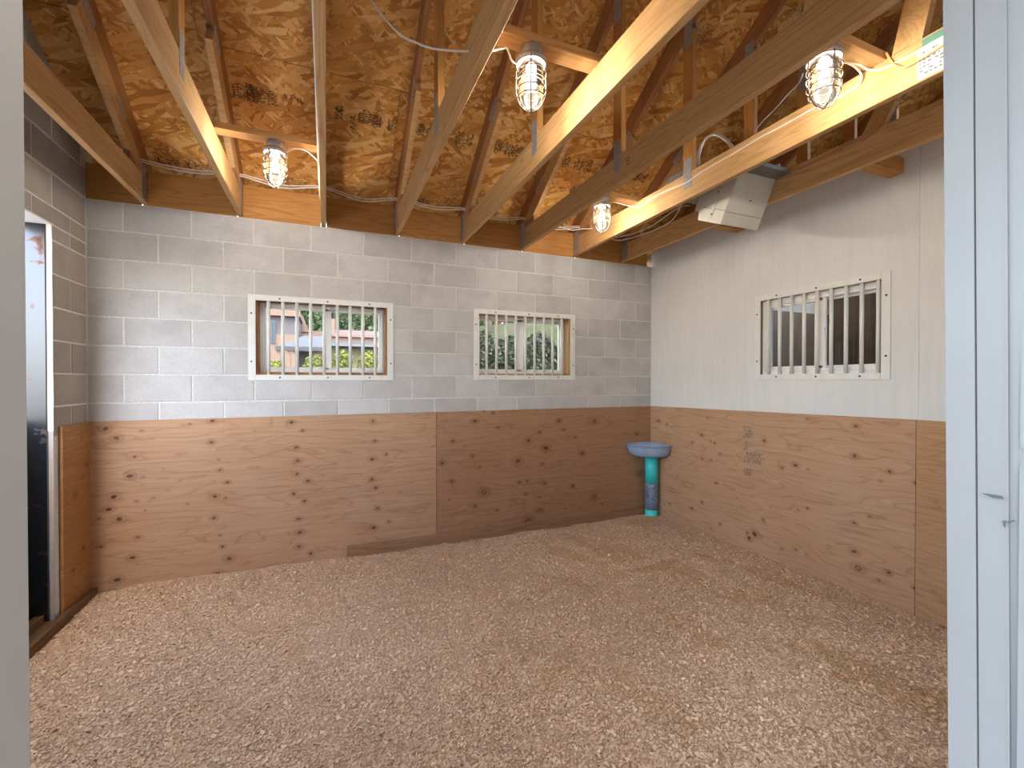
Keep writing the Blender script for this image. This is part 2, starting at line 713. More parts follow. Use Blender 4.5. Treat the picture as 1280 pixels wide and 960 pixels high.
def block_run(parent, u0, u1, z0, z1, holes, place, off, mat):
    """lay one course between u0 and u1 as single blocks, cut at holes"""
    cuts = []
    u = off
    while u < u1:
        cuts.append((max(u, u0), min(u + BL, u1)))
        u += BL
    for a, b in cuts:
        spans = [(a, b)]
        for h in holes:
            if h[2] < (z0 + z1) / 2 < h[3]:
                ns = []
                for p, q in spans:
                    if h[1] <= p or h[0] >= q:
                        ns.append((p, q))
                    else:
                        if h[0] - p > .03:
                            ns.append((p, h[0]))
                        if q - h[1] > .03:
                            ns.append((h[1], q))
                spans = ns
        for p, q in spans:
            if q - p < .05:
                continue
            jl = JW / 2
            w_ = q - p - 2 * jl
            me = block_mesh(w_, .05, z1 - z0 - JW)
            if not me.materials:
                me.materials.append(MATS[mat])
            o = link('block', me, None, parent, place((p + q) / 2, (z0 + z1) / 2))


def place_back(u, z):
    return Matrix.Translation((u, .025 + random.uniform(-.0012, .0012), z))


for k in range(8):
    z1, z0 = ZT - CH * k, ZT - CH * (k + 1)
    if k == 7:
        z0 = PT - .06
    off = -BL / 2 if k % 2 == 0 else 0.0
    block_run(wb, 0, XR, z0, z1, [W1, W2], place_back, off, 'concrete_block')

# left wall: gable of blocks with a doorway close to the corner
DY0, DY1, DZ = -.414, -3.2, 2.458  # doorway widened beyond its visible end to admit more daylight
poly = [(0.2, -.12), (0.2, roof_z(.2)), (RIDGE, roof_z(RIDGE)), (YF - .14, roof_z(YF - .14)), (YF - .14, -.12)]
left_parts = [[(.2, -.12), (.2, roof_z(.2) - .01), (DY0, roof_z(DY0) - .01), (DY0, -.12)],
              [(DY0, DZ), (DY0, roof_z(DY0) - .01), (DY1, roof_z(DY1) - .01), (DY1, DZ)],
              [(DY1, -.12), (DY1, roof_z(DY1) - .01), (RIDGE, roof_z(RIDGE) - .01), (YF - .14, roof_z(YF - .14) - .01), (YF - .14, -.12)]]
V, Fc = [], []
for pl in left_parts:
    o, n = len(V), len(pl)
    V += [(-.0035, y, z) for y, z in pl] + [(-.2, y, z) for y, z in pl]
    Fc += [[o + i for i in range(n)][::-1], [o + n + i for i in range(n)]] + [[o + i, o + (i + 1) % n, o + n + (i + 1) % n, o + n + i] for i in range(n)]
wl = pydata('wall_left', V, Fc, 'mortar')
tag(wl, 'tan concrete block gable wall with a doorway at its far end', 'wall', kind='structure')


def place_left(u, z):
    return Matrix.Translation((-.025 + random.uniform(-.0012, .0012), -u, z)) @ Matrix.Rotation(-math.pi / 2, 4, 'Z')


_bcache = {}
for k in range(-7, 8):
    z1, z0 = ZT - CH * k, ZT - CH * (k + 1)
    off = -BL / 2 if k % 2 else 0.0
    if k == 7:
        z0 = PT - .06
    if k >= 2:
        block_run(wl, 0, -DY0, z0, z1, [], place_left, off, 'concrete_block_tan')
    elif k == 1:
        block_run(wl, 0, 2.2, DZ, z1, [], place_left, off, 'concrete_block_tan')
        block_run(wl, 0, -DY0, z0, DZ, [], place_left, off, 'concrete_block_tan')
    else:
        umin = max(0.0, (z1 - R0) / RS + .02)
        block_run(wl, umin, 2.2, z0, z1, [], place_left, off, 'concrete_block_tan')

# right wall: painted sheets above, window opening
W3 = (-2.245, -1.355, 1.553, 2.165)
wr = wall_grid('wall_right', [YF, W3[0], W3[1], .0], [-.1, W3[2], W3[3], 2.99], [W3],
               lambda u, z, t_: (XR + .004 + t_ * .10, u, z), 'inner_wall')
tag(wr, 'white painted plywood partition wall with one barred window', 'wall', kind='structure')


def sheet_cut(y0, y1, z0, z1):
    us = sorted({y0, y1, *[w for w in W3[:2] if y0 < w < y1]})
    zs = sorted({z0, z1, *[w for w in W3[2:] if z0 < w < z1]})
    wall_grid('painted_panel', us, zs, [W3], lambda u, z, t_: (XR + .004 - .004 * (1 - t_) + t_ * .001, u, z), 'painted_ply', wr)


sheet_cut(-2.4335, -.001, PT - .05, 2.829)
sheet_cut(YF, -2.4347, PT - .05, 2.829)
sheet_cut(-2.4335, -.001, 2.8302, 2.985)
sheet_cut(YF, -2.4347, 2.8302, 2.985)

# front wall with the stall door opening
JLX, JRX = 1.370, 2.362
wf = wall_grid('wall_front', [-.0, JLX - .06, JRX + .12, 6.0, 7.1, 8.2], [-.1, 2.22, 2.99], [(JLX - .06, JRX + .12, -.2, 2.22), (6.0, 7.1, -.2, 2.22)],
               lambda u, z, t_: (u, YF - .14 * t_, z), 'painted_ply')
tag(wf, 'front wall around the open stall door', 'wall', kind='structure')
prism('gable_panel', [(-3.77, 2.99), (-3.65, 2.99), (-3.65, roof_z(-3.65) - .01), (-3.77, roof_z(-3.77) - .01)], 0, 0.0, 8.2, 'painted_ply', wf)
# unseen aisle assumed behind the viewer, left end opened to bring daylight in
wa = wall_grid('wall_aisle', [-.2, 8.2], [-.1, roof_z(-7.0) - .02], [], lambda u, z, t_: (u, -7.0 - .14 * t_, z), 'painted_ply')
tag(wa, 'far wall of the aisle in front of the stall', 'wall', kind='structure')
wa2 = wall_grid('wall_aisle_end', [-7.0, YF - .14], [-.1, roof_z(-7.0) - .02], [], lambda u, z, t_: (8.06 + .14 * t_, u, z), 'painted_ply')
tag(wa2, 'closed end wall of the aisle', 'wall', kind='structure')

wa3 = wall_grid('wall_aisle_left', [-7.0, -6.2, YF - .14], [-.1, .25, roof_z(-7.0) - .02], [(-6.2, YF - .14, .25, 9)], lambda u, z, t_: (-.2 + .14 * t_, u, z), 'painted_ply')
tag(wa3, 'unseen aisle end wall, opening sized to admit daylight', 'wall', kind='structure')

# neighbouring stall behind the right wall
wn2 = wall_grid('wall_neighbour', [YF, .2], [-.1, roof_z(-.0) - .15], [], lambda u, z, t_: (8.0 + .2 * t_, u, z), 'inner_wall')
tag(wn2, 'brown far wall of the neighbouring stall', 'wall', kind='structure')
bp = box('neighbour_lining', (5.2, -.02, 0), (8.0, -.001, 2.4), 'inner_wall', wb)

# ------------------------------------------------------------------ roof: deck, sheathing panels
deck_v = []
ys = [.36, RIDGE, -7.2]
V, Fc = [], []
for y in ys:
    for x in (-.45, 8.4):
        V.append((x, y, roof_z(y) + .02))
for y in ys:
    for x in (-.45, 8.4):
        V.append((x, y, roof_z(y) + .06))
Fc = [[0, 1, 3, 2], [2, 3, 5, 4], [8, 9, 7, 6], [10, 11, 9, 8], [0, 6, 7, 1], [4, 5, 11, 10], [0, 2, 8, 6], [2, 4, 10, 8], [1, 7, 9, 3], [3, 9, 11, 5]]
ce = pydata('ceiling', V, Fc, 'deck_felt')
tag(ce, 'sloping underside of the roof with oriented strand board sheathing', 'ceiling', kind='structure')
slope = math.atan(RS)
sl = 1.0 / math.cos(slope)
rows = [(.33, -.697), (-.700, -1.727), (-1.730, -2.757), (-2.760, RIDGE)]
panel_objs = {}
for ri, (ya, yb) in enumerate(rows):
    off = -.40 if ri % 2 == 0 else -1.62
    x = off
    while x < 8.3:
        a, b = max(x, -.40), min(x + 2.435, 8.3)
        if b - a > .1:
            L = (ya - yb) * sl
            me = box_me('sheathing_panel', b - a, L, .011)
            ym = (ya + yb) / 2
            mw = Matrix.Translation((( a + b) / 2, ym, roof_z(ym) + .0068)) @ Matrix.Rotation(-slope, 4, 'X')
            panel_objs[(ri, round(a, 2))] = link('sheathing_panel', me, 'osb', ce, mw)
        x += 2.438
x = -.40
while x < 8.3:
    b = min(x + 2.435, 8.3)
    ym = (RIDGE - 7.2) / 2
    mw = Matrix.Translation(((x + b) / 2, ym, roof_z(ym) + .0068)) @ Matrix.Rotation(slope, 4, 'X')
    link('sheathing_panel', box_me('sheathing_panel', b - x, (RIDGE + 7.2) * sl, .011), 'osb', ce, mw)
    x += 2.438

# ------------------------------------------------------------------ plywood wainscot with knots


def ply_panel(name, origin, ud, nd, L, H, H2, knots, seed, mat, parent, thick=.018, step=.0062):
    """sheet standing on origin; knots = (u, v, size, ring) in metres on the sheet"""
    r_ = np.random.default_rng(seed)
    nu, nv = max(2, int(L / step)) + 1, max(2, int(H / step)) + 1
    U, Vv = np.meshgrid(np.linspace(0, L, nu), np.linspace(0, 1, nv), indexing='ij')
    top = H + (H2 - H) * (U / L)
    Z = Vv * top
    knot = np.zeros_like(U)
    ring = np.zeros_like(U)
    warp = np.zeros_like(U)
    for (ku, kv, s, rg) in knots:
        ang = r_.uniform(-.3, .3)
        du, dv = (U - ku), (Z - kv)
        e = np.sqrt((du * r_.uniform(.72, .92)) ** 2 + (dv * r_.uniform(1.0, 1.25)) ** 2)
        wob = 1 + .09 * np.sin(2 * np.arctan2(dv, du) + r_.uniform(0, 6))
        k = np.clip((s * wob - e) / (s * .38) + .1, 0, 1)
        if rg:
            inner = np.clip((s * .62 * wob - e) / (s * .3), 0, 1)
            k = np.clip(k - .8 * inner, 0, 1)
        knot = np.maximum(knot, k * r_.uniform(.72, .97))
        ring = np.maximum(ring, .55 * np.exp(-((e - s * 1.7) / (s * .55)) ** 2) + .35 * np.exp(-(e / (s * 1.7)) ** 2))
        warp += dv * .9 * np.exp(-((du / (s * 4.5)) ** 2 + (dv / (s * 2.6)) ** 2))
    ud, nd, og = np.array(ud, float), np.array(nd, float), np.array(origin, float)
    P = og + U[..., None] * ud + Z[..., None] * np.array([0, 0, 1.0]) + thick * nd
    idx = np.arange(nu * nv).reshape(nu, nv)
    q = np.stack([idx[:-1, :-1], idx[1:, :-1], idx[1:, 1:], idx[:-1, 1:]], -1).reshape(-1, 4)
    if np.dot(np.cross(ud, [0, 0, 1.0]), nd) < 0:
        q = q[:, ::-1]
    verts = P.reshape(-1, 3).tolist()
    faces = q.tolist()
    # back rim
    rim = list(idx[:, 0]) + list(idx[-1, 1:]) + list(idx[::-1, -1][1:]) + list(idx[0, ::-1][1:-1])
    base = len(verts)
    for i in rim:
        verts.append((P.reshape(-1, 3)[i] - thick * nd).tolist())
    m = len(rim)
    faces += [[int(rim[i]), int(rim[(i + 1) % m]), base + (i + 1) % m, base + i] for i in range(m)]
    me = bpy.data.meshes.new(name)
    me.from_pydata(verts, [], faces)
    me.update()

    def ext(a):
        a = a.reshape(-1)
        return np.concatenate([a, a[rim]]).astype(np.float32)
    for nm, arr in (('knot', knot), ('ring', np.clip(ring, 0, 1))):
        at = me.attributes.new(nm, 'FLOAT', 'POINT')
        at.data.foreach_set('value', ext(arr))
    gv = np.stack([ext(U), ext(Z - warp), np.full(len(verts), seed * 3.7, np.float32)], -1)
    at = me.attributes.new('grain', 'FLOAT_VECTOR', 'POINT')
    at.data.foreach_set('vector', gv.reshape(-1).astype(np.float32))
    return link(name, me, mat, parent)


def crop_knots(x0, y0, s, pts, axis, val):
    out = []
    for p in pts:
        sz = (p[2] if len(p) > 2 else .016) * .82
        out.append((hit(axis, val, x0 + p[0] / s, y0 + p[1] / s), sz, len(p) > 3))
    return out


KB1 = [(103, 135, .022), (146, 173, .022), (219, 248, .012), (200, 325, .020), (135, 408, .022), (115, 458, .020), (157, 497, .022),
       (231, 570, .013), (210, 651, .020), (149, 740, .024), (128, 793, .020), (70, 130, .009), (85, 608, .012), (75, 494, .009),
       (247, 144, .008), (440, 118, .008), (530, 105, .017), (526, 190, .016), (560, 302, .012), (590, 350, .013), (540, 407, .018), (536, 493, .017),
       (570, 608, .013), (597, 656, .022), (549, 716, .020), (583, 413, .008), (846, 112, .018), (890, 144, .013), (865, 212, .016),
       (872, 266, .017), (868, 318, .016), (912, 346, .016), (855, 397, .018), (898, 426, .015), (874, 497, .016), (879, 552, .020),
       (876, 608, .018), (923, 636, .018), (1172, 107, .016), (1180, 187, .013), (1168, 260, .018), (1225, 240, .013), (1168, 340, .018),
       (1183, 374, .016), (1190, 455, .016), (1235, 510, .013), (1175, 534, .018), (555, 260, .008), (560, 563, .008), (430, 438, .007),
       (252, 330, .008), (226, 425, .009), (262, 462, .006), (295, 414, .006), (427, 733, .010), (802, 683, .010)]
KB2 = [(428, 140, .022), (519, 166, .014), (340, 220, .018), (417, 280, .016), (297, 308, .022), (335, 380, .018), (686, 185, .018),
       (642, 217, .024), (711, 248, .034), (600, 299, .034), (605, 385, .017), (637, 380, .017), (706, 390, .018), (632, 432, .013),
       (463, 425, .038, 1), (427, 480, .018), (517, 497, .015), (685, 497, .022, 1), (640, 540, .038, 1), (857, 269, .024), (830, 205, .012),
       (818, 400, .020), (907, 141, .030, 1), (905, 443, .028, 1), (783, 175, .013), (765, 140, .024), (1075, 193, .018), (697, 312, .012),
       (1085, 350, .030, 1), (400, 480, .010), (686, 444, .010), (325, 455, .008), (448, 323, .008), (465, 100, .012), (500, 108, .012), (935, 470, .009), (790, 490, .009)]
KR = [(291, 155), (255, 183, .013), (340, 185, .012), (361, 225, .010), (293, 245, .012), (526, 175, .014), (690, 93, .010), (872, 118, .016),
      (868, 230, .018), (595, 278, .012), (645, 268, .018), (691, 283, .008), (999, 289, .014), (1097, 331, .012), (966, 326, .008),
      (345, 337, .012), (292, 411, .014), (253, 434, .016), (690, 430, .010), (523, 475, .014), (924, 459, .012), (867, 485, .014),
      (1100, 492, .009), (360, 492, .014), (593, 585, .010), (644, 586, .013), (866, 593, .020), (996, 672, .014), (1093, 731, .012),
      (170, 417, .012), (683, 608, .010), (490, 530, .030), (470, 545, .022), (128, 103, .014), (160, 115, .010), (312, 92, .008), (325, 250, .010),
      (880, 655, .024, 1), (960, 702, .008), (655, 438, .008), (325, 180, .008), (463, 525, .012), (325, 510, .008)]
k1 = [(p.x, p.z, s, r) for p, s, r in crop_knots(100, 490, 3.2, KB1, 1, -.018)]
k2 = [(p.x - 2.452, p.z, s, r) for p, s, r in crop_knots(460, 480, 3.2, KB2, 1, -.018) if p.x > 2.46]
k3 = [(-p.y, p.z, s, r) for p, s, r in crop_knots(780, 490, 3.048, KR, 0, XR - .018) if -p.y > .03]
PB = -.02
ply_panel('plywood_panel', (.0, -.001, PB), (1, 0, 0), (0, -1, 0), 2.448, PT - PB, PT - PB, k1, 1, 'plywood_tan', wb)
ply_panel('plywood_panel', (2.452, -.001, PB), (1, 0, 0), (0, -1, 0), 2.42, PT - PB, PT - PB, k2, 2, 'plywood_brown', wb)
ply_panel('plywood_panel', (XR - .001, -.019, PB), (0, -1, 0), (-1, 0, 0), 2.412, PT - PB, PT - PB + .045, k3, 3, 'plywood_tan', wr)
ply_panel('plywood_panel', (XR - .001, -2.434, PB), (0, -1, 0), (-1, 0, 0), 1.2, PT - PB + .045, PT - PB + .05,
          [(.5, .6, .015, 0), (.9, .9, .014, 0)], 4, 'plywood_orange', wr)
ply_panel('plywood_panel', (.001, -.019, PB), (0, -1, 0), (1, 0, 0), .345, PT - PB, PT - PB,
          [(.2, .78, .02, 1), (.1, .4, .012, 0), (.24, .3, .014, 0), (.05, .95, .012, 0)], 5, 'plywood_shaded', wl)

# ------------------------------------------------------------------ kick boards and sill at the left doorway
tr1 = beam('trim_1', (1.69, -.038, .045), (XR - .14, -.038, .035), .15, .036, (0, 1, 0), 'lumber_kick')
tag(tr1, 'brown kick board along the foot of the back wall', 'trim', kind='structure')
tr2 = beam('trim_2', (.040, -.03, .015), (.040, -2.2, .015), .11, .038, (1, 0, 0), 'lumber_dark')
tag(tr2, 'dark worn kick board along the foot of the left wall', 'trim', kind='structure')
tr3 = box('trim_3', (-.2, DY1, -.02), (.018, DY0 - .004, .045), 'lumber_dark', bev=.004)
tag(tr3, 'dark wooden sill of the left doorway', 'trim', kind='structure')
tr4 = box('trim_4', (-.10, DY1, .045), (-.05, DY0 - .004, .085), 'lumber_dark', bev=.004)
tag(tr4, 'dark batten on the sill of the left doorway', 'trim', kind='structure')

# left doorway: steel frame, lower leaf of a half door shut on the outside
d1 = empty('door_1', (-.1, DY0, 0), 'rusty steel framed doorway in the left block wall', 'door', kind='structure')
box('door_jamb', (-.205, DY0 - .008, .0), (-.032, DY0 + .002, DZ), 'rusty_steel', d1)
box('edge_strip', (-.026, DY0 - .004, 1.2), (-.001, DY0 + .002, DZ), 'caulk_white', d1)
box('edge_strip', (-.024, DY0 - .003, .0), (-.001, DY0 + .002, 1.2), 'concrete_block_tan', d1)
box('shadow_gap', (-.033, DY0 - .005, .0), (-.026, DY0 + .001, DZ), 'gap_dark', d1)
box('door_jamb', (-.205, DY1 - .002, .0), (-.002, DY1 + .008, DZ), 'rusty_steel', d1)
box('lintel_soffit', (-.2, DY1, DZ - .006), (-.002, DY0, DZ + .001), 'caulk_white', d1)
box('lower_leaf', (-.262, -1.80, .03), (-.208, DY0 + .02, 1.27), 'door_steel', d1, bev=.003)
box('lower_leaf', (-.262, DY1 - .03, .03), (-.208, -1.81, 1.27), 'door_steel', d1, bev=.003)

# front stall door frame, close to the viewer
d2 = empty('door_2', (1.866, YF, 0), 'white painted metal frame of the stall door in the foreground', 'door', kind='structure')


def vjamb(name, x0, x1, y0, y1, mat, lean=0.0, bev=.002):
    z0, z1 = -.02, 2.22
    V = [(x0 + lean * (1.5 - z0), y0, z0), (x1, y0, z0), (x1, y1, z0), (x0 + lean * (1.5 - z0), y1, z0),
         (x0 + lean * (1.5 - z1), y0, z1), (x1, y0, z1), (x1, y1, z1), (x0 + lean * (1.5 - z1), y1, z1)]
    o = pydata(name, V, [[3, 2, 1, 0], [4, 5, 6, 7], [0, 1, 5, 4], [1, 2, 6, 5], [2, 3, 7, 6], [3, 0, 4, 7]], mat, d2)
    return o


LEAN = .028
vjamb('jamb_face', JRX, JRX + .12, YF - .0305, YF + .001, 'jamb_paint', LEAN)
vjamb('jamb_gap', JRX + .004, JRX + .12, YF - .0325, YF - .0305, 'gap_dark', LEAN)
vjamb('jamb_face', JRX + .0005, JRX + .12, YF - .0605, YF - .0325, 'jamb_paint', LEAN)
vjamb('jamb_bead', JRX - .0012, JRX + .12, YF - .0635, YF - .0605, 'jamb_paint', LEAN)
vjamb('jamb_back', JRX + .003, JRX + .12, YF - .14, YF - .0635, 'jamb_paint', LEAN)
for za, zb in ((1.42, 1.80), (.95, 1.405)):
    V = []
    bmv = []
    yy0, yy1 = YF - .100, YF - .0745
    n = 6
    pts = []
    for cy, cz, a0 in ((yy1 - .006, zb - .006, 0), (yy0 + .006, zb - .006, 90), (yy0 + .006, za + .006, 180), (yy1 - .006, za + .006, 270)):
        for k in range(n + 1):
            th = math.radians(a0 + 90 * k / n)
            pts.append((cy + .006 * math.cos(th), cz + .006 * math.sin(th)))
    o = prism('latch_plate', pts, 0, JRX - .0005, JRX + .012, 'jamb_paint', d2)
vjamb('jamb_face', JLX - .08, JLX, YF - .14, YF + .001, 'jamb_paint_lifted', 0)
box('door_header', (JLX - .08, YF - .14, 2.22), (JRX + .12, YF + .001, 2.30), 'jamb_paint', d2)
# scuffs knocked into the paint of the right jamb
for pts in (((1226, 616), (1252, 620), (1254, 624), (1240, 622)), ((1253, 651), (1257, 651), (1256, 660), (1254, 657)), ((1258, 652), (1268, 650), (1268, 652), (1260, 654))):
    vv = [hit(0, JRX - .0016, *p) for p in pts]
    o = pydata('scuff_mark', [(v.x, v.y, v.z) for v in vv] + [(v.x + .001, v.y, v.z) for v in vv],
               [[0, 1, 2, 3], [7, 6, 5, 4], [0, 4, 5, 1], [1, 5, 6, 2], [2, 6, 7, 3], [3, 7, 4, 0]], 'scuff', d2)
ap = box('apron', (-.2, -7.14, -.14), (8.2, YF - .14, -.01), 'concrete_apron')
tag(ap, 'pale concrete aisle floor outside the stall door', 'paving', kind='structure')

# ------------------------------------------------------------------ roof trusses
TX = [.325 + .5965 * i for i in range(12)]
CB, CT = 2.785, 2.967     # bottom chord bottom/top
TCV = .14 * sl            # vertical depth of the top chord
SLV = .115 * sl
WEB0, WEB1 = -1.518, -1.607


def build_truss(x):
    t_ = empty('roof_truss', (x, 0, CB))
    th = .038
    h = th / 2
    box('bottom_chord', (x - h, YF, CB), (x + h, .19, CT), 'lumber_pale', t_, .002, long=1)
    yc = TCV / 2

    def tl(y, d):
        return (x, y, roof_z(y) - .001 - d)
    beam('top_chord', tl(.32, TCV / 2), tl(RIDGE + .03, TCV / 2), .138, th, (1, 0, 0), 'lumber_brown', t_)
    # slider: second member under the top chord at the heel, its end cut square
    d = TCV + SLV / 2
    ylow = (R0 - .001 - TCV - CT) / RS
    prism('slider', [(ylow, CT + .001), (-.905, roof_z(-.905) - TCV - .002), (-.905 - .075, roof_z(-.905) - TCV - SLV + .02), (-.19, CT + .001)],
          0, x - h, x + h, 'lumber_pale', t_)
    box('heel_wedge', (x - h, -.30, CT + .001), (x + h, .18, CT + .05), 'lumber_brown', t_, long=1)
    box('web', (x - h, WEB1, CT + .001), (x + h, WEB0, roof_z(WEB0) - TCV - .002), 'lumber_orange', t_, .002)
    prism('diagonal_web', [(-2.79, CT + .001), (-2.90, CT + .001), (-3.36, roof_z(-3.36) - TCV - .002), (-3.25, roof_z(-3.25) - TCV - .002)], 0, x - h, x + h, 'lumber_pale', t_)
    for s in (-1, 1):
        xx = x + s * (h + .0008)
        box('heel_plate', (xx - .0008, -.100, CB + .015), (xx + .0008, -.006, CT + .055), 'galvanized', t_)
        box('web_plate', (xx - .0008, WEB1 + .005, CT - .105), (xx + .0008, WEB0 - .012, CT + .10), 'galvanized', t_)
        box('web_plate', (xx - .0008, WEB1 + .005, roof_z(WEB0) - TCV - .12), (xx + .0008, WEB0 - .012, roof_z(WEB0) - TCV + .09), 'galvanized', t_)
        beam('splice_plate', (xx, -.78, roof_z(-.78) - TCV), (xx, -.92, roof_z(-.92) - TCV), .075, .0016, (1, 0, 0), 'galvanized', t_, 0)
        beam('splice_plate', (xx, -.36, roof_z(-.36) - TCV - .02), (xx, -.49, roof_z(-.49) - TCV - .02), .05, .0016, (1, 0, 0), 'galvanized', t_, 0)
    return t_


T0 = build_truss(TX[0])
T0_KIDS = list(T0.children)
trusses = [T0]
for i in range(1, 12):
    r = T0.copy()
    COL.objects.link(r)
    mv = Matrix.Translation((TX[i] - TX[0], 0, 0))
    r.matrix_world = mv @ T0.matrix_world
    for ch in T0_KIDS:
        c = ch.copy()
        COL.objects.link(c)
        c.parent = r
        c.matrix_parent_inverse = ch.matrix_parent_inverse.copy()
    trusses.append(r)
TL = ['wooden roof truss nearest the left gable wall', 'second wooden roof truss from the left gable wall, left of the first lamp',
      'wooden roof truss seen end-on, its bottom chord vertical in the picture', 'fourth wooden roof truss from the left, left of the largest middle lamp',
      'fifth wooden roof truss from the left, right of the middle lamp', 'sixth wooden roof truss from the left, with a scribbled mark on its chord',
      'seventh wooden roof truss from the left, white cable stapled along its chord', 'wooden roof truss closest to the white painted wall, inside the stall',
      'dim roof truss just beyond the white partition wall', 'second dim roof truss beyond the white partition wall',
      'third dim roof truss beyond the white partition wall', 'fourth dim roof truss beyond the white partition wall']
for r, lb in zip(trusses, TL):
    tag(r, lb, 'truss', 'roof trusses')

# a brace only the eighth truss shows
prism('brace', [(-2.335, CT + .001), (-2.44, CT + .001), (-2.80, 3.60), (-2.695, 3.60)], 0, TX[7] - .019, TX[7] + .019, 'lumber_pale', trusses[7])

# blocking between the trusses on top of the block wall
BLK = ['dark blocking board in the left corner on the block wall', ] + ['blocking board on the block wall between %s and %s trusses' % (ORD[i], ORD[i + 1]) for i in range(7)] + \
      ['short blocking board between eighth truss and white partition']
xs_ = [0.0] + TX[:8] + [XR]
for i in range(9):
    a = xs_[i] + (.021 if i else .0)
    b = xs_[i + 1] - (.021 if i < 8 else .055)
    o = box('blocking_board', (a, .004, ZT + .001), (b, .042, 3.022), 'lumber_orange', None, .002, long=0)
    tag(o, BLK[i], 'board', 'blocking boards')
for i in range(8, 11):
    o = box('blocking_board', (TX[i - 1] + .021 if i > 8 else XR + .12, .004, ZT + .001), (TX[i] - .021, .042, 3.022), 'lumber_orange', None, .002, long=0)
    tag(o, 'blocking board beyond the partition below %s truss' % ORD[i], 'board', 'blocking boards')
# spacer blocks between last truss and the partition
for yy, lb in ((-2.31, 'short wooden block between last truss and white wall, right of the metal box'), (-1.16, 'short wooden block between last truss and white wall, under the metal box')):
    o = box('spacer_block', (TX[7] + .022, yy - .042, 2.805), (XR - .001, yy + .042, 2.90), 'lumber_orange', None, .002)
    tag(o, lb, 'wood block')

# ------------------------------------------------------------------ cage lamps on flat boards
LAMPS = [((1.250, -.905), 1, 'small cage lamp at the left, hanging between second and third trusses'),
         ((2.370, -2.205), 3, 'cage lamp at the top middle, between fourth and fifth trusses'),
         ((3.570, -.975), 5, 'smallest and farthest cage lamp, between sixth and seventh trusses'),
         ((3.530, -2.720), 5, 'large cage lamp at the upper right, nearest the door frame')]
BRD = ['flat board carrying the left cage lamp', 'flat board carrying the top middle cage lamp', 'flat board carrying the farthest cage lamp', 'flat board carrying the upper right cage lamp']
for i, ((lx, ly), ti, lb) in enumerate(LAMPS):
    bz = CT
    o = box('mounting_board', (TX[ti] - .01, ly - .044, bz + .001), (TX[ti + 1] + .01, ly + .044, bz + .039), 'lumber_pale', None, .002)
    tag(o, BRD[i], 'board', 'lamp boards')
    L = empty('cage_lamp', (lx, ly, bz), lb, 'lamp', 'cage lamps')
    c = (lx, ly, bz)
    lathe('lamp_base', [(.030, .0), (.047, -.001), (.050, -.006), (.050, -.046), (.046, -.05), (.030, -.051)], c, 'grey_cast', L)
    lathe('collar', [(.045, -.05), (.066, -.052), (.068, -.058), (.068, -.070), (.064, -.073), (.052, -.073)], c, 'grey_cast', L)
    lathe('glass_jar', [(.050, -.073), (.0545, -.082), (.055, -.11), (.055, -.19), (.052, -.215), (.045, -.238), (.033, -.256), (.016, -.266), (.001, -.268)], c, 'glass_jar', L, cap=False)
    lathe('bulb', [(.012, -.075), (.012, -.105), (.018, -.128), (.0235, -.148), (.024, -.163), (.020, -.177), (.011, -.185), (.001, -.187)], c, 'bulb_glow', L, 16)
    geo = []
    for zz, rr in ((-.076, .0665), (-.112, .0665), (-.150, .0665), (-.188, .0655), (-.218, .060)):
        geo.append(tube_geo([(lx + rr * math.cos(a), ly + rr * math.sin(a), bz + zz) for a in [2 * math.pi * k / 28 for k in range(28)]], .0022, 6, True))
    for k in range(4):
        a = math.pi / 4 + k * math.pi / 2 + .35
        prof = [(.0665, -.07), (.0665, -.12), (.0665, -.17), (.0655, -.195), (.060, -.220), (.048, -.247), (.030, -.268), (.002, -.280)]
        geo.append(tube_geo([(lx + q * math.cos(a), ly + q * math.sin(a), bz + z) for q, z in prof], .0026, 6))
    V, Fc = join_geo(geo)
    pydata('wire_guard', V, Fc, 'guard_wire', L, True)
    ld = bpy.data.lights.new('lamp_light', 'POINT')
    ld.energy = LAMP_W
    ld.color = LAMP_COL
    ld.shadow_soft_size = .034
    lo = bpy.data.objects.new('lamp_light', ld)
    COL.objects.link(lo)
    lo.matrix_world = Matrix.Translation((lx, ly, bz - .157))
    lo.parent = L
    lo.matrix_parent_inverse = L.matrix_world.inverted()

# ------------------------------------------------------------------ window guards and window units


def guard(origin, ud, nd, w, h, bars, label, idx):
    """steel bar guard; origin lower corner on the wall, ud along the wall, nd into the room"""
    O, U, N, Zv = Vector(origin), Vector(ud), Vector(nd), Vector((0, 0, 1))
    g = empty('window_guard', O + U * w / 2, label, 'window guard', 'window guards')
    fw, ft = .052, .006

    def rail(u0, u1, z0, z1):
        a, b = O + U * u0 + Zv * z0, O + U * u1 + Zv * z1 + N * ft
        lo = Vector((min(a.x, b.x), min(a.y, b.y), min(a.z, b.z)))
        hi = Vector((max(a.x, b.x), max(a.y, b.y), max(a.z, b.z)))
        return box('guard_rail', lo, hi, 'guard_paint', g, .001)
    rail(0, fw, 0, h)
    rail(w - fw, w, 0, h)
    rail(fw + .0008, w - fw - .0008, 0, fw * .86)
    rail(fw + .0008, w - fw - .0008, h - fw * .86, h)
    for b in bars:
        p = O + U * b - N * .013
        v, f = tube_geo([p + Zv * (fw * .5), p + Zv * (h - fw * .5)], .0128, 12)
        pydata('bar', v, f, 'guard_paint', g, True)
    bl = [(w * q, z) for q in (.2, .52, .82) for z in (fw * .45, h - fw * .45)] + [(fw * .45, h * q) for q in (.22, .78)] + [(w - fw * .45, h * q) for q in (.22, .78)]
    for bu, bz in bl:
        p = O + U * bu + Zv * bz
        v, f = tube_geo([p + N * ft, p + N * (ft + .003)], .0065, 10)
        pydata('bolt', v, f, 'bolt_dark', g)
    return g


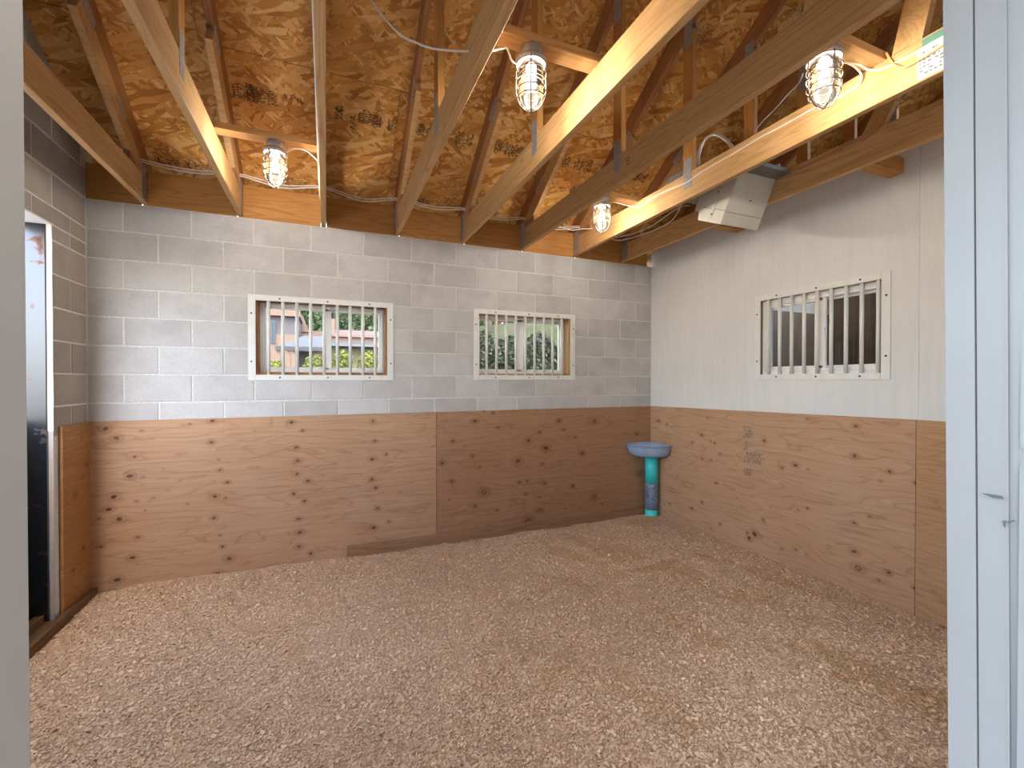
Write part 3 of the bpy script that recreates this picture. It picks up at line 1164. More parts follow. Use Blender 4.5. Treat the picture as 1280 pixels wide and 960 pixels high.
guard((.973, -.0008, 1.507), (1, 0, 0), (0, -1, 0), 1.102, .673, [.140 + .1015 * k for k in range(9)], 'white steel bar guard on the left window in the block wall', 0)
guard((2.808, -.0008, 1.512), (1, 0, 0), (0, -1, 0), 1.092, .668, [.133 + .101 * k for k in range(9)], 'white steel bar guard on the right window in the block wall', 1)
guard((XR - .0008, -1.308, 1.512), (0, -1, 0), (-1, 0, 0), .980, .700, [.112 + .0988 * k for k in range(9)], 'white steel bar guard on the painted partition wall window', 2)


def window_unit(name, O, U, N, w, h, buck, depth, stile, label, sashes, vinyl_off, screen=False):
    """slider window set back in its opening: wooden buck, vinyl frame, two glazed halves"""
    O, U, N, Zv = Vector(O), Vector(U), Vector(N), Vector((0, 0, 1))
    g = empty(name, O + U * w / 2, label, 'window', kind='structure')

    def b_(nm, u0, u1, z0, z1, d0, d1, mat, par=g, bev=0.0):
        a, b = O + U * u0 + Zv * z0 - N * d0, O + U * u1 + Zv * z1 - N * d1
        lo = Vector((min(a.x, b.x), min(a.y, b.y), min(a.z, b.z)))
        hi = Vector((max(a.x, b.x), max(a.y, b.y), max(a.z, b.z)))
        return box(nm, lo, hi, mat, par, bev)
    bt = .022
    b_('buck_board', 0, bt, 0, h, .03, depth, buck)
    b_('buck_board', w - bt, w, 0, h, .03, depth, buck)
    b_('buck_board', bt, w - bt, 0, bt, .03, depth, buck)
    b_('buck_board', bt, w - bt, h - bt, h, .03, depth, buck)
    d0, d1 = vinyl_off, vinyl_off + .06
    f = .024
    i0, i1, j0, j1 = bt, w - bt, bt, h - bt
    b_('vinyl_frame', i0, i0 + f, j0, j1, d0, d1, 'vinyl_white', bev=.003)
    b_('vinyl_frame', i1 - f, i1, j0, j1, d0, d1, 'vinyl_white', bev=.003)
    b_('vinyl_frame', i0 + f, i1 - f, j0, j0 + f, d0, d1, 'vinyl_white', bev=.003)
    b_('vinyl_frame', i0 + f, i1 - f, j1 - f, j1, d0, d1, 'vinyl_white', bev=.003)
    s0, s1 = stile
    sf = .020
    for (a, b, near) in ((i0 + f, s1, True), (s0, i1 - f, False)):
        e0, e1 = (d0 + .006, d0 + .028) if near else (d0 + .032, d0 + .054)
        s = b_('sash', a, a + sf, j0 + f, j1 - f, e0, e1, 'vinyl_white', bev=.002)
        b_('sash_rail', b - (sf if not near else s1 - s0), b, j0 + f, j1 - f, e0, e1, 'vinyl_white', s, .002)
        b_('sash_rail', a + sf, b - sf, j0 + f, j0 + f + sf, e0, e1, 'vinyl_white', s, .002)
        b_('sash_rail', a + sf, b - sf, j1 - f - sf, j1 - f, e0, e1, 'vinyl_white', s, .002)
        em = (e0 + e1) / 2
        b_('pane', a + sf - .004, b - sf + .004, j0 + f + sf - .004, j1 - f - sf + .004, em, em + .003, 'glass_thin', s)
    lk = b_('latch', s1 - .012, s1 - .004, h * .45, h * .56, d0 - .004, d0 + .006, 'vinyl_white')
    return g


window_unit('window_1', (W1[0], 0, W1[2]), (1, 0, 0), (0, -1, 0), W1[1] - W1[0], W1[3] - W1[2], 'lumber_brown', .2, (.505, .56),
            'left slider window with wooden lining in the block wall', 2, .125)
window_unit('window_2', (W2[0], 0, W2[2]), (1, 0, 0), (0, -1, 0), W2[1] - W2[0], W2[3] - W2[2], 'lumber_pale', .2, (.455, .535),
            'right slider window with wooden lining in the block wall', 2, .125)
window_unit('window_3', (XR, W3[1], W3[2]), (0, -1, 0), (-1, 0, 0), W3[1] - W3[0], W3[3] - W3[2], 'vinyl_white', .10, (.42, .50),
            'slider window in the painted partition wall', 2, .035)

# ------------------------------------------------------------------ corner waterer
wt = empty('corner_waterer', (4.775, -.135, .03), 'blue metal corner water bowl on a turquoise pipe', 'waterer')
cx, cy = XR - .022, -.022
RB = .335


def wedge_ring(R, z, inset=0.0, n=18, corner=.05):
    """outline of a quarter-round bowl standing in the corner"""
    pts = []
    for k in range(n + 1):
        a = math.pi / 2 * k / n
        s, c_ = math.sin(a), math.cos(a)
        rr = R * (1.0 + .10 * math.sin(2 * a))
        pts.append((cx - inset - rr * c_, cy - inset - rr * s, z))
    pts.append((cx - inset, cy - inset - corner, z))
    pts.append((cx - inset - corner, cy - inset, z))
    return pts


zr = .83
rings = [wedge_ring(RB, zr), wedge_ring(RB, zr - .010), wedge_ring(RB - .012, zr - .014, .004), wedge_ring(RB - .022, zr - .06, .008),
         wedge_ring(RB - .05, zr - .105, .02), wedge_ring(RB - .11, zr - .132, .04), wedge_ring(RB - .20, zr - .14, .06)]
inner = [wedge_ring(RB - .016, zr, .012), wedge_ring(RB - .024, zr - .05, .016)]
loops = rings[::-1] + inner
V, Fc = [], []
for lp in loops:
    V += lp
m = len(loops[0])
for i in range(len(loops) - 1):
    for k in range(m):
        Fc.append([i * m + k, i * m + (k + 1) % m, (i + 1) * m + (k + 1) % m, (i + 1) * m + k])
Fc.append(list(range(m)))
bw = pydata('bowl', V, Fc, 'bowl_metal', wt, True)
pydata('water_surface', wedge_ring(RB - .022, zr - .035, .014), [list(range(m))], 'water', bw)
px_, py_ = 4.775, -.135
lathe('pipe', [(.068, .40), (.068, .705)], (px_, py_, 0), 'pipe_teal', wt)
lathe('pipe', [(.068, -.02), (.068, .12)], (px_, py_, 0), 'pipe_teal', wt)
lathe('tape_wrap', [(.066, .118), (.071, .12), (.0725, .20), (.070, .29), (.0725, .36), (.071, .40), (.066, .402)], (px_, py_, 0), 'tape_grey', wt)
lathe('pipe_flange', [(.05, .70), (.085, .705), (.085, .722), (.05, .73)], (px_, py_, 0), 'bowl_metal', wt)

# ------------------------------------------------------------------ beige sheet-metal box hung between the last trusses
hb = empty('metal_box', (4.29, -1.6, 2.62), 'beige sheet metal box hanging tilted between seventh and eighth trusses', 'metal box')
xa, xb = 4.115, 4.470
B_, E_ = Vector((0, -1.775, 2.887)), Vector((0, -1.645, 2.610))
dn = (E_ - B_).normalized()
bk = Vector((0, -dn.z, dn.y))          # into the box, up and back
if bk.y < 0:
    bk = -bk


def q2(a, b):
    p = B_ + dn * a + bk * b
    return (p.y, p.z)


Lf = (E_ - B_).length
prism('housing', [q2(0, 0), q2(Lf, 0), q2(Lf, .235), q2(Lf - .06, .255), q2(Lf - .06, .30), q2(-.10, .30), q2(-.10, .0)], 0, xa, xb, 'box_beige', hb)
prism('front_panel', [q2(.004, -.003), q2(Lf * .715, -.003), q2(Lf * .715, .0), q2(.004, .0)], 0, xa + .003, xb - .003, 'box_beige', hb)
prism('front_panel', [q2(Lf * .725, -.003), q2(Lf - .003, -.003), q2(Lf - .003, .0), q2(Lf * .725, .0)], 0, xa + .003, xb - .003, 'box_beige', hb)
prism('side_panel', [q2(.004, .004), q2(Lf * .69, .004), q2(Lf * .69, .22), q2(.004, .22)], 0, xa - .003, xa, 'box_beige', hb)
prism('side_panel', [q2(Lf * .70, .004), q2(Lf - .004, .004), q2(Lf - .004, .22), q2(Lf * .70, .22)], 0, xa - .003, xa, 'box_beige', hb)
prism('panel_seam', [q2(Lf * .715, -.0012), q2(Lf * .725, -.0012), q2(Lf * .725, .001), q2(Lf * .715, .001)], 0, xa + .003, xb - .003, 'gap_dark', hb)
prism('panel_seam', [q2(Lf * .69, .004), q2(Lf * .70, .004), q2(Lf * .70, .22), q2(Lf * .69, .22)], 0, xa - .0012, xa + .001, 'gap_dark', hb)
prism('strap_bracket', [q2(-.02, .105), q2(Lf * .86, .105), q2(Lf * .90, .115), q2(Lf * .86, .128), q2(-.02, .128)], 0, xa - .006, xa - .003, 'box_beige', hb)
for (a, b) in ((.10, .116), (Lf * .82, .116)):
    y_, z_ = q2(a, b)
    v, f = tube_geo([(xa - .009, y_, z_), (xa - .005, y_, z_)], .006, 8)
    pydata('screw', v, f, 'bolt_dark', hb)
y_, z_ = q2(Lf * .40, -.003)
v, f = tube_geo([(4.30, y_, z_), (4.30, y_ - .003, z_ - .0015)], .006, 8)
pydata('screw', v, f, 'bolt_dark', hb)
box('rear_body', (4.0, -1.50, 2.93), (4.46, -1.22, 3.09), 'box_grey', hb, .004)
box('junction_plate', (4.13, -1.90, 2.925), (4.475, -1.70, 2.955), 'box_grey', hb, .003)
fc = tube('flex_conduit', [hit(0, 4.08, 873, 207), hit(0, 4.10, 874, 190), hit(0, 4.12, 882, 174), hit(0, 4.14, 894, 168), hit(0, 4.16, 906, 174), hit(0, 4.18, 915, 184), hit(0, 4.2, 922, 200)],
          lambda s: .0125 + .0015 * math.sin(s * 160), 'conduit_metal', seg=10)
tag(fc, 'arched flexible metal conduit above the beige box', 'conduit')
fc2 = tube('flex_conduit', [hit(0, 4.36, 948, 212), hit(0, 4.38, 958, 212), hit(0, 4.40, 968, 208), hit(0, 4.41, 974, 207)], lambda s: .0105 + .002 * (s > .75), 'conduit_metal', seg=10)
tag(fc2, 'short metal conduit end right of the beige box', 'conduit')

# ------------------------------------------------------------------ cables


def cable(pts, mat, label, r=.0042):
    o = tube('cable', pts, r, mat, seg=6)
    tag(o, label, 'cable')
    return o


xl = [TX[i] for i in range(8)]
for j, (dz, lb) in enumerate(((.0, 'upper white cable strung along the truss heels above the block wall'), (-.016, 'lower white cable strung along the truss heels above the block wall'))):
    pts = []
    for i in range(8):
        pts.append((xl[i], -.115 - .004 * j, 3.055 + dz))
        if i < 7:
            pts.append(((xl[i] + xl[i + 1]) / 2, -.09 - .01 * j, 3.040 + dz * 1.6 - .012 * ((i * 7) % 3)))
    cable([(.31, -.45, 2.99 + dz)] + pts, 'cable_white', lb)
xf = TX[6] - .024
cable([hit(0, xf - .02, 766, 252), hit(0, xf - .01, 785, 257), hit(0, xf, 800, 258), hit(0, xf, 812, 249), hit(0, xf, 832, 239), hit(0, xf, 858, 228), hit(0, xf, 880, 213), hit(0, xf, 915, 193),
       hit(0, xf, 950, 172), hit(0, xf, 975, 159), hit(0, xf, 1000, 145), hit(0, xf, 1020, 134), hit(0, xf, 1050, 121), hit(0, xf, 1064, 112), hit(0, xf - .01, 1075, 103), hit(0, xf - .03, 1076, 92), hit(0, xf - .09, 1066, 82), hit(0, xf - .2, 1054, 77)],
      'cable_white', 'white cable stapled along the seventh truss between two lamps')
cable([hit(0, xf - .22, 1053, 78), hit(0, xf - .08, 1072, 80), hit(0, xf - .03, 1085, 87), hit(0, xf, 1098, 87), hit(0, xf, 1112, 82), hit(0, xf, 1122, 77), hit(0, xf, 1146, 65), hit(0, xf, 1164, 54), hit(0, xf, 1190, 40)],
      'cable_white', 'white cable running from the upper right lamp towards the door frame')
cable([hit(0, xf - .002, 1108, 66), hit(0, xf - .002, 1113, 75), hit(0, xf - .002, 1120, 82), hit(0, xf - .002, 1130, 84), hit(0, xf - .002, 1142, 79), hit(0, xf - .002, 1160, 68), hit(0, xf - .002, 1180, 56), hit(0, xf - .002, 1196, 46)],
      'cable_orange', 'orange cable beside the paper tag on the seventh truss', .0055)
xg = TX[7] - .024
cable([hit(0, 4.42, 973, 207), hit(0, 4.44, 979, 208), hit(0, xg, 986, 213), hit(0, xg, 1000, 210), hit(0, xg, 1030, 196), hit(0, xg, 1062, 180), hit(0, xg, 1085, 170), hit(0, xg, 1099, 160), hit(0, xg, 1105, 154), hit(0, xg + .01, 1104, 150), hit(0, xg + .03, 1099, 153)],
      'cable_brown', 'brown cable curving along the eighth truss chord', .0055)
cable([hit(1, -2.1, 455, -14), hit(1, -2.11, 475, 16), hit(1, -2.13, 500, 43), hit(1, -2.13, 522, 54), hit(1, -2.14, 535, 59), hit(1, -2.15, 550, 62), hit(1, -2.17, 578, 64), hit(1, -2.18, 600, 64), hit(1, -2.19, 616, 63), hit(1, -2.20, 632, 60), hit(1, -2.20, 636, 66), hit(1, -2.20, 640, 76), hit(1, -2.20, 647, 80)],
      'cable_white', 'white cable looping to the top middle lamp')
cable([hit(1, -.905, 358, 190), hit(1, -.905, 368, 186), hit(1, -.91, 382, 188), hit(1, -.93, 392, 196), hit(1, -.95, 397, 201)], 'cable_white', 'short white cable from the left lamp to the third truss')
cable([(TX[2] - .022, -2.6, CB + .012), (TX[2] - .023, -1.6, CB + .014), (TX[2] - .023, -.95, CB + .012), (TX[2] - .023, -.5, CB + .03), (TX[2] - .025, -.14, 2.99)], 'cable_white', 'thin white cable running along the end-on third truss', .0035)
cable([(TX[5] + .01, -.11, 3.03), (3.50, -.16, 3.02), (3.62, -.20, 2.985), (3.72, -.24, 2.955), (3.80, -.27, 2.965), (TX[6] - .024, -.36, 2.952)], 'cable_white', 'white cable sagging under the farthest lamp')
cable([(TX[6] + .02, -.12, 3.03), (4.10, -.17, 2.98), (4.25, -.25, 2.95), (4.33, -.6, 2.94), (4.22, -1.1, 2.93), (4.14, -1.33, 2.86)], 'cable_white', 'white cable sagging from the seventh truss to the beige box')
cable([(TX[6] + .02, -.14, 3.00), (4.2, -.22, 2.93), (4.30, -.35, 2.91), (4.40, -.8, 2.93), (4.25, -1.15, 2.985), (4.16, -1.34, 2.88)], 'cable_white', 'lower white cable loop left of the beige box')
cable([hit(0, 4.44, 942, 165), hit(0, 4.40, 955, 150), hit(0, 4.36, 970, 135), hit(0, 4.3, 985, 118), hit(0, 4.2, 998, 105), hit(0, 4.1, 1004, 92)], 'cable_white', 'thin white wire hanging behind the upper right lamp', .003)

# paper tag on the seventh truss
tg = empty('paper_tag', (TX[6] - .02, -2.93, 2.87), 'white printed paper tag on the seventh truss chord', 'tag')
xt = TX[6] - .0195
box('tag_sheet', (xt - .0012, -3.05, CB + .008), (xt, -2.885, CT - .05), 'tag_paper', tg)
box('tag_sheet', (xt - .0012, -3.05, CT - .046), (xt, -2.90, CT - .008), 'tag_green', tg)
qs = []
for r_i in range(7):
    y = -2.892
    while y > -3.04:
        w_ = random.uniform(.004, .014)
        z = CT - .062 - r_i * .015
        if random.random() < .75:
            qs.append([(xt - .0016, y, z), (xt - .0016, y - w_, z), (xt - .0016, y - w_, z - .006), (xt - .0016, y, z - .006)])
        y -= w_ + random.uniform(.003, .008)
quads_mesh('print_lines', np.array(qs), 'ink_grey', tg)

# ------------------------------------------------------------------ stamps on the sheathing and plywood


def glyph(qs, org, eu, ev, w, h, st):
    """one illegible stamped character: a few strokes in a w x h cell"""
    segs = [((0, 0), (0, 1)), ((1, 0), (1, 1)), ((0, 0), (1, 0)), ((0, 1), (1, 1)), ((0, .5), (1, .5))]
    for s in random.sample(segs, random.choice((2, 3, 3))):
        (a, b), (c, d) = s
        p, q = org + eu * a * w + ev * b * h, org + eu * c * w + ev * d * h
        dr = (q - p).normalized()
        nr = (eu if abs(dr.dot(ev)) > .5 else ev) * st / 2
        qs.append([p - nr, q - nr, q + nr, p + nr])


def stamp_field(qs, org, eu, ev, L, H, ch, gap=.35, st=.0018, dens=.9):
    """text set in lines running along ev, lines stacked along eu"""
    u = 0.0
    while u < L:
        c_ = ch * random.choice((.8, 1, 1, 1.5))
        v0 = random.uniform(0, H * .25)
        v1 = H - random.uniform(0, H * .3)
        v = v0
        while v < v1:
            if random.random() < dens:
                glyph(qs, org + eu * u + ev * v, eu, ev, c_, c_ * .62, st)
            v += c_ * .95
        u += c_ * (1 + gap) + (.05 if random.random() < .06 else 0)


su = Vector((1, 0, 0))
sv = Vector((0, -1, RS)).normalized()


def on_roof(x, y):
    return Vector((x, y, roof_z(y) - .0012))


def stamp_parent(x, ri=0):
    best = None
    for (r_, a), o in panel_objs.items():
        if r_ == ri and a <= x:
            if best is None or a > best[0]:
                best = (a, o)
    return best[1]


GM = MATS['ink']
for (x0, x1) in ((.96, 1.22), (1.60, 1.68), (1.76, 2.03), (2.20, 2.45), (2.50, 2.64), (2.84, 2.90), (2.93, 3.16), (3.42, 3.80), (4.05, 4.4), (4.7, 5.2)):
    qs = []
    stamp_field(qs, on_roof(x0, -.44), su, sv, x1 - x0, .12, .012, .15, .0032, .95)
    quads_mesh('ink_stamp', np.array([[tuple(p) for p in q] for q in qs]), 'ink', stamp_parent(x0))
for (x0, x1) in ((.40, .90), (1.1, 1.4), (2.2, 2.6)):
    qs = []
    stamp_field(qs, on_roof(x0, .075), su, sv, x1 - x0, .075, .014, st=.003, dens=.8)
    quads_mesh('ink_stamp', np.array([[tuple(p) for p in q] for q in qs]), 'ink', stamp_parent(x0))
qs = []
stamp_field(qs, on_roof(3.95, -1.38), su, sv, .25, .16, .012)
quads_mesh('ink_stamp', np.array([[tuple(p) for p in q] for q in qs]), 'ink', stamp_parent(3.95, 1))


def text_on(body, size, org, eu, ev, parent, mat='ink'):
    cu = bpy.data.curves.new('ink_text', 'FONT')
    cu.body = body
    cu.size = size
    tmp = bpy.data.objects.new('ink_text_tmp', cu)
    COL.objects.link(tmp)
    bpy.context.view_layer.update()
    me = bpy.data.meshes.new_from_object(tmp.evaluated_get(bpy.context.evaluated_depsgraph_get()))
    bpy.data.objects.remove(tmp)
    n = eu.cross(ev)
    M = Matrix((eu, ev, n)).transposed().to_4x4()
    M.translation = org
    o = link('ink_text', me, mat, parent, M)
    return o


# characters that can be made out between the illegible lines (read from below)
for s_, x_, y_, z_ in (('5', 1.265, -.535, .045), ('7', 1.300, -.535, .045), ('16', 1.345, -.520, .045), ('2', 1.285, -.465, .04)):
    text_on(s_, z_, on_roof(x_, y_ + .03), su, sv, stamp_parent(x_))
text_on('APA', .06, on_roof(1.745, -.40), sv, -su, stamp_parent(1.745))
# ink mark on the sixth truss chord
p = Vector((TX[5] - .0198, -1.66, CB + .075))
text_on('8', .075, p, Vector((0, -1, 0)), Vector((0, 0, 1)), trusses[5], 'ink_faint')

# stamps on the plywood
qs = []
yv = Vector((0, -1, 0))
zv = Vector((0, 0, 1))
for (pa, pb, u_, h_) in ((534, 546, .10, .07), (553, 562, .05, .05), (564, 586, .19, .12), (587, 593, .09, .04)):
    a = hit(0, XR - .0202, 929, pa)
    b = hit(0, XR - .0202, 929, pb)
    stamp_field(qs, Vector((a.x, a.y, b.z)), zv, yv, a.z - b.z, u_, .013, st=.0028, dens=.8)
quads_mesh('ink_stamp', np.array([[tuple(p) for p in q] for q in qs]), 'ink_grey', [c for c in wr.children if c.name.startswith('plywood')][0])
qs = []
for (pa, pb) in ((574, 592), (605, 630)):
    a = hit(1, -.0202, 692, pa)
    b = hit(1, -.0202, 692, pb)
    stamp_field(qs, Vector((a.x, a.y, b.z)), zv, Vector((1, 0, 0)), a.z - b.z, .10, .016, st=.0028, dens=.6)
quads_mesh('ink_stamp', np.array([[tuple(p) for p in q] for q in qs]), 'ink_faint', [c for c in wb.children if c.name.startswith('plywood')][1])

# ------------------------------------------------------------------ wood shavings


def vnoise(x, y, seed, s):
    r_ = np.random.default_rng(seed)
    g_ = r_.random((64, 64))
    xi, yi = x * s + 7.3, y * s + 31.7
    x0, y0 = np.floor(xi).astype(int), np.floor(yi).astype(int)
    fx, fy = xi - x0, yi - y0
    fx, fy = fx * fx * (3 - 2 * fx), fy * fy * (3 - 2 * fy)
    a, b = g_[x0 % 64, y0 % 64], g_[(x0 + 1) % 64, y0 % 64]
    c_, d_ = g_[x0 % 64, (y0 + 1) % 64], g_[(x0 + 1) % 64, (y0 + 1) % 64]
    return (a * (1 - fx) + b * fx) * (1 - fy) + (c_ * (1 - fx) + d_ * fx) * fy


def bed_z(x, y):
    x = np.asarray(x, float)
    y = np.asarray(y, float)
    z = .032 + .030 * np.clip((x - 3.2) / 1.7, 0, 1) * np.clip(-y / 1.6, 0, 1)
    z = z - .028 * np.clip(1 - x / .28, 0, 1)
    z = z + (vnoise(x, y, 1, 1.5) - .5) * .030 + (vnoise(x, y, 2, 4.0) - .5) * .018 + (vnoise(x, y, 3, 11.0) - .5) * .010
    tracks = np.clip((x - 2.6) / 1.2, 0, 1) * np.sin((x * .75 + y * .9) * 13 + 4 * vnoise(x, y, 5, 1.6)) * .006
    return np.maximum(z + tracks, .004)


def bed_wet(x, y):
    """damp, darker orange streaks raked towards the door, mostly on the right side"""
    n_ = vnoise(x + .25 * y, y * .42, 31, 5.5) * .65 + vnoise(x, y, 32, 13.0) * .35
    return np.clip((n_ - .60) / .12, 0, 1) * (.25 + .5 * np.clip((x - 2.2) / 1.6, 0, 1))


X0, X1, Y0, Y1 = .055, XR - .019, YF - .02, -.019
nx, ny = 260, 200
gx, gy = np.meshgrid(np.linspace(X0, X1, nx), np.linspace(Y0, Y1, ny), indexing='ij')
gz = bed_z(gx, gy)
P = np.stack([gx, gy, gz], -1).reshape(-1, 3)
idx = np.arange(nx * ny).reshape(nx, ny)
q = np.stack([idx[:-1, :-1], idx[1:, :-1], idx[1:, 1:], idx[:-1, 1:]], -1).reshape(-1, 4)
bed = pydata('wood_shavings', P.tolist(), q.tolist(), 'shaving_bed', None, True)
tag(bed, 'loose pale wood shavings bedding covering the stall floor', 'shavings', kind='stuff')
# loose chips: denser towards the door, where single chips show
NCH = 520000
ux = X0 + (X1 - X0) * rng.random(NCH)
uy = Y0 + .45 + (Y1 - Y0 - .47) * rng.random(NCH) ** 1.25
dist = np.sqrt((ux - CAM[0]) ** 2 + (uy - CAM[1]) ** 2)
size = np.exp(rng.normal(0, .42, NCH)) * .0033
big = rng.random(NCH) < .04
size = np.minimum(np.where(big, size * 1.5, size), .0095)
asp = rng.uniform(.35, .9, NCH)
th = rng.random(NCH) * 2 * np.pi
tilt = rng.normal(0, .27, NCH)
tilt2 = rng.normal(0, .27, NCH)
a = np.stack([np.cos(th), np.sin(th), tilt], -1)
b = np.stack([-np.sin(th) * asp, np.cos(th) * asp, tilt2 * asp], -1)
ctr = np.stack([ux, uy, bed_z(ux, uy) + size * .35 + rng.random(NCH) * .004], -1)
s_ = size[:, None]
curl = np.stack([np.zeros(NCH), np.zeros(NCH), rng.normal(0, .25, NCH) * size], -1)
Vq = np.stack([ctr - a * s_ - b * s_ + curl, ctr + a * s_ - b * s_ - curl, ctr + a * s_ + b * s_ + curl, ctr - a * s_ + b * s_ - curl], 1)
tone = np.clip(rng.normal(.45, .2, NCH) + .35 * (big & (rng.random(NCH) < .6)) + .35 * (vnoise(ux, uy, 8, 1.1) - .5), 0, 1)
chips = quads_mesh('shaving_chips', Vq, 'shaving', bed)
wet = bed_wet(ux, uy)[:, None] * rng.uniform(.5, 1, NCH)[:, None]
cc = np.array([.545, .352, .22]) * (1 - tone[:, None]) + np.array([.93, .70, .50]) * tone[:, None]
cc = cc * (1 - wet) + np.array([.58, .355, .17]) * wet
ca = chips.data.attributes.new('chip_colour', 'FLOAT_COLOR', 'FACE')
ca.data.foreach_set('color', np.concatenate([cc, np.ones((NCH, 1))], 1).astype(np.float32).reshape(-1))
chips['kind'] = 'stuff'

# ------------------------------------------------------------------ outdoors: ground, hedge, houses, trees


def sst(a, b, v):
    t_ = np.clip((v - a) / (b - a), 0, 1)
    return t_ * t_ * (3 - 2 * t_)


def ground_z(x, y):
    x = np.asarray(x, float)
    y = np.asarray(y, float)
    return -.15 + 2.4 * sst(6, 45, y) + 4.6 * sst(5, 17, x) * sst(4, 24, y) + 3.0 * sst(24, 60, y) * sst(5, 30, x) + (vnoise(x, y, 21, .25) - .5) * .3 * sst(4, 12, y)


gxs = np.linspace(-40, 70, 111)
gys = np.concatenate([np.linspace(.2, 30, 61), np.linspace(31, 110, 60)])
GX, GY = np.meshgrid(gxs, gys, indexing='ij')
GP = np.stack([GX, GY, ground_z(GX, GY)], -1).reshape(-1, 3)
idx = np.arange(GX.size).reshape(GX.shape)
q = np.stack([idx[:-1, :-1], idx[1:, :-1], idx[1:, 1:], idx[:-1, 1:]], -1).reshape(-1, 4)
gr = pydata('lawn', GP.tolist(), q.tolist(), 'grass', None, True)
tag(gr, 'grassy ground and hillside behind the building', 'lawn', kind='structure')
gr2 = box('side_yard', (-40, -40, -.3), (-6, .2, -.15), 'grass')
tag(gr2, 'grass beside the building', 'lawn', kind='structure')
gr3 = box('side_path', (-6, -40, -.3), (-.2, .2, -.14), 'concrete_apron')
tag(gr3, 'concrete path beside the left doorway', 'paving', kind='structure')


def foliage(name, c, rad, n, leaf, mat, parent=None, seed=0, boxy=1.0):
    r_ = np.random.default_rng(seed)
    d = r_.normal(size=(n, 3))
    d /= np.linalg.norm(d, axis=1)[:, None]
    d = np.sign(d) * np.abs(d) ** boxy
    rr = r_.uniform(.72, 1.04, n)[:, None] * (1 + .14 * np.sin(d[:, :1] * 5 + seed) * np.cos(d[:, 2:3] * 6))
    ctr = np.array(c) + d * rr * np.array(rad)
    a = r_.normal(size=(n, 3))
    a /= np.linalg.norm(a, axis=1)[:, None]
    b = np.cross(a, r_.normal(size=(n, 3)))
    b /= np.linalg.norm(b, axis=1)[:, None]
    s = (leaf * r_.uniform(.6, 1.4, n))[:, None]
    V = np.stack([ctr - a * s - b * s * .6, ctr + a * s - b * s * .6, ctr + a * s + b * s * .6, ctr - a * s + b * s * .6], 1)
    return quads_mesh(name, V, mat, parent, np.clip(r_.normal(.45, .25, n), 0, 1))


def tree(name, base, h, rad, mat, label, cat, group=None, n=5000, leaf=.22, seed=1, trunk=.35, clear=.35):
    bx, by = base
    bz = float(ground_z(bx, by))
    t_ = empty(name, (bx, by, bz), label, cat, group)
    v, f = tube_geo([(bx, by, bz - .2), (bx + .1, by, bz + h * clear), (bx - .05, by, bz + h * .7)], lambda s: trunk * (1 - .6 * s), 8)
    pydata('trunk', v, f, 'bark', t_, True)
    foliage('foliage', (bx, by, bz + h * (1 + clear) / 2), (rad, rad, h * (1 - clear) / 2), n, leaf, mat, t_, seed)
    return t_


def shrub(name, base, zc, rad, mat, label, cat, group=None, n=3000, leaf=.06, seed=1, boxy=1.0):
    bx, by = base
    bz = float(ground_z(bx, by))
    t_ = empty(name, (bx, by, bz), label, cat, group)
    v, f = tube_geo([(bx, by, bz - .1), (bx, by, zc)], .04, 6)
    pydata('stem', v, f, 'bark', t_, True)
    foliage('foliage', (bx, by, zc), rad, n, leaf, mat, t_, seed, boxy)
    return t_


# rounded clipped hedges seen through the right window
hl, hm, hr_ = hit(1, 5.9, 588, 440), hit(1, 5.9, 644, 440), hit(1, 5.9, 712, 440)
ht1, ht2 = hit(1, 5.9, 620, 427).z, hit(1, 5.9, 672, 424).z
shrub('hedge', ((hm.x + hr_.x) / 2 + .05, 5.9), ht2 - 1.45, ((hr_.x - hm.x) * .49, .75, 1.42), 'leaf_hedge', 'dark domed hedge at the right outside the right block wall window', 'hedge', 'hedges', 30000, .035, 3, .8)
shrub('hedge', ((hl.x + hm.x) / 2 - .05, 5.9), ht1 - 1.40, ((hm.x - hl.x) * .50, .75, 1.38), 'leaf_hedge', 'dark flat-topped hedge at the left outside the right block wall window', 'hedge', 'hedges', 30000, .035, 4, .45)
# yellow-green flowering shrubs below the houses, left window
lime_lab = ['flowering yellow-green shrub at the left outside the left window', 'yellow-green shrub at the middle outside the left window',
            'yellow-green shrub right of the middle outside the left window', 'yellow-green shrub at the right outside the left window']
for i, (pxx, top, rd) in enumerate(((345, 452, .30), (393, 446, .32), (427, 441, .32), (461, 442, .32))):
    p = hit(1, 11.0, pxx, 460)
    tp = hit(1, 11.0, pxx, top)
    shrub('flowering_shrub', (p.x, p.y), tp.z - .4, (rd, .4, .42), 'leaf_lime', lime_lab[i], 'shrub', 'flowering shrubs', 6000, .035, 30 + i)


def house_box(parent, name, pxl, pxr, pyt, pyb, Y, dep, mat):
    a, b = hit(1, Y, pxl, pyb), hit(1, Y, pxr, pyt)
    zb = float(ground_z(a.x, Y)) - .4
    return box(name, (a.x, Y, min(zb, a.z)), (b.x, Y + dep, b.z), mat, parent)


def win_at(parent, pxl, pxr, pyt, pyb, Y):
    a, b = hit(1, Y, pxl, pyb), hit(1, Y, pxr, pyt)
    w_ = box('window', (a.x, Y - .12, a.z), (b.x, Y + .02, b.z), 'siding_mauve', parent)
    box('pane', (a.x + .08, Y - .14, a.z + .08), (b.x - .08, Y - .11, b.z - .08), 'house_glass', w_)


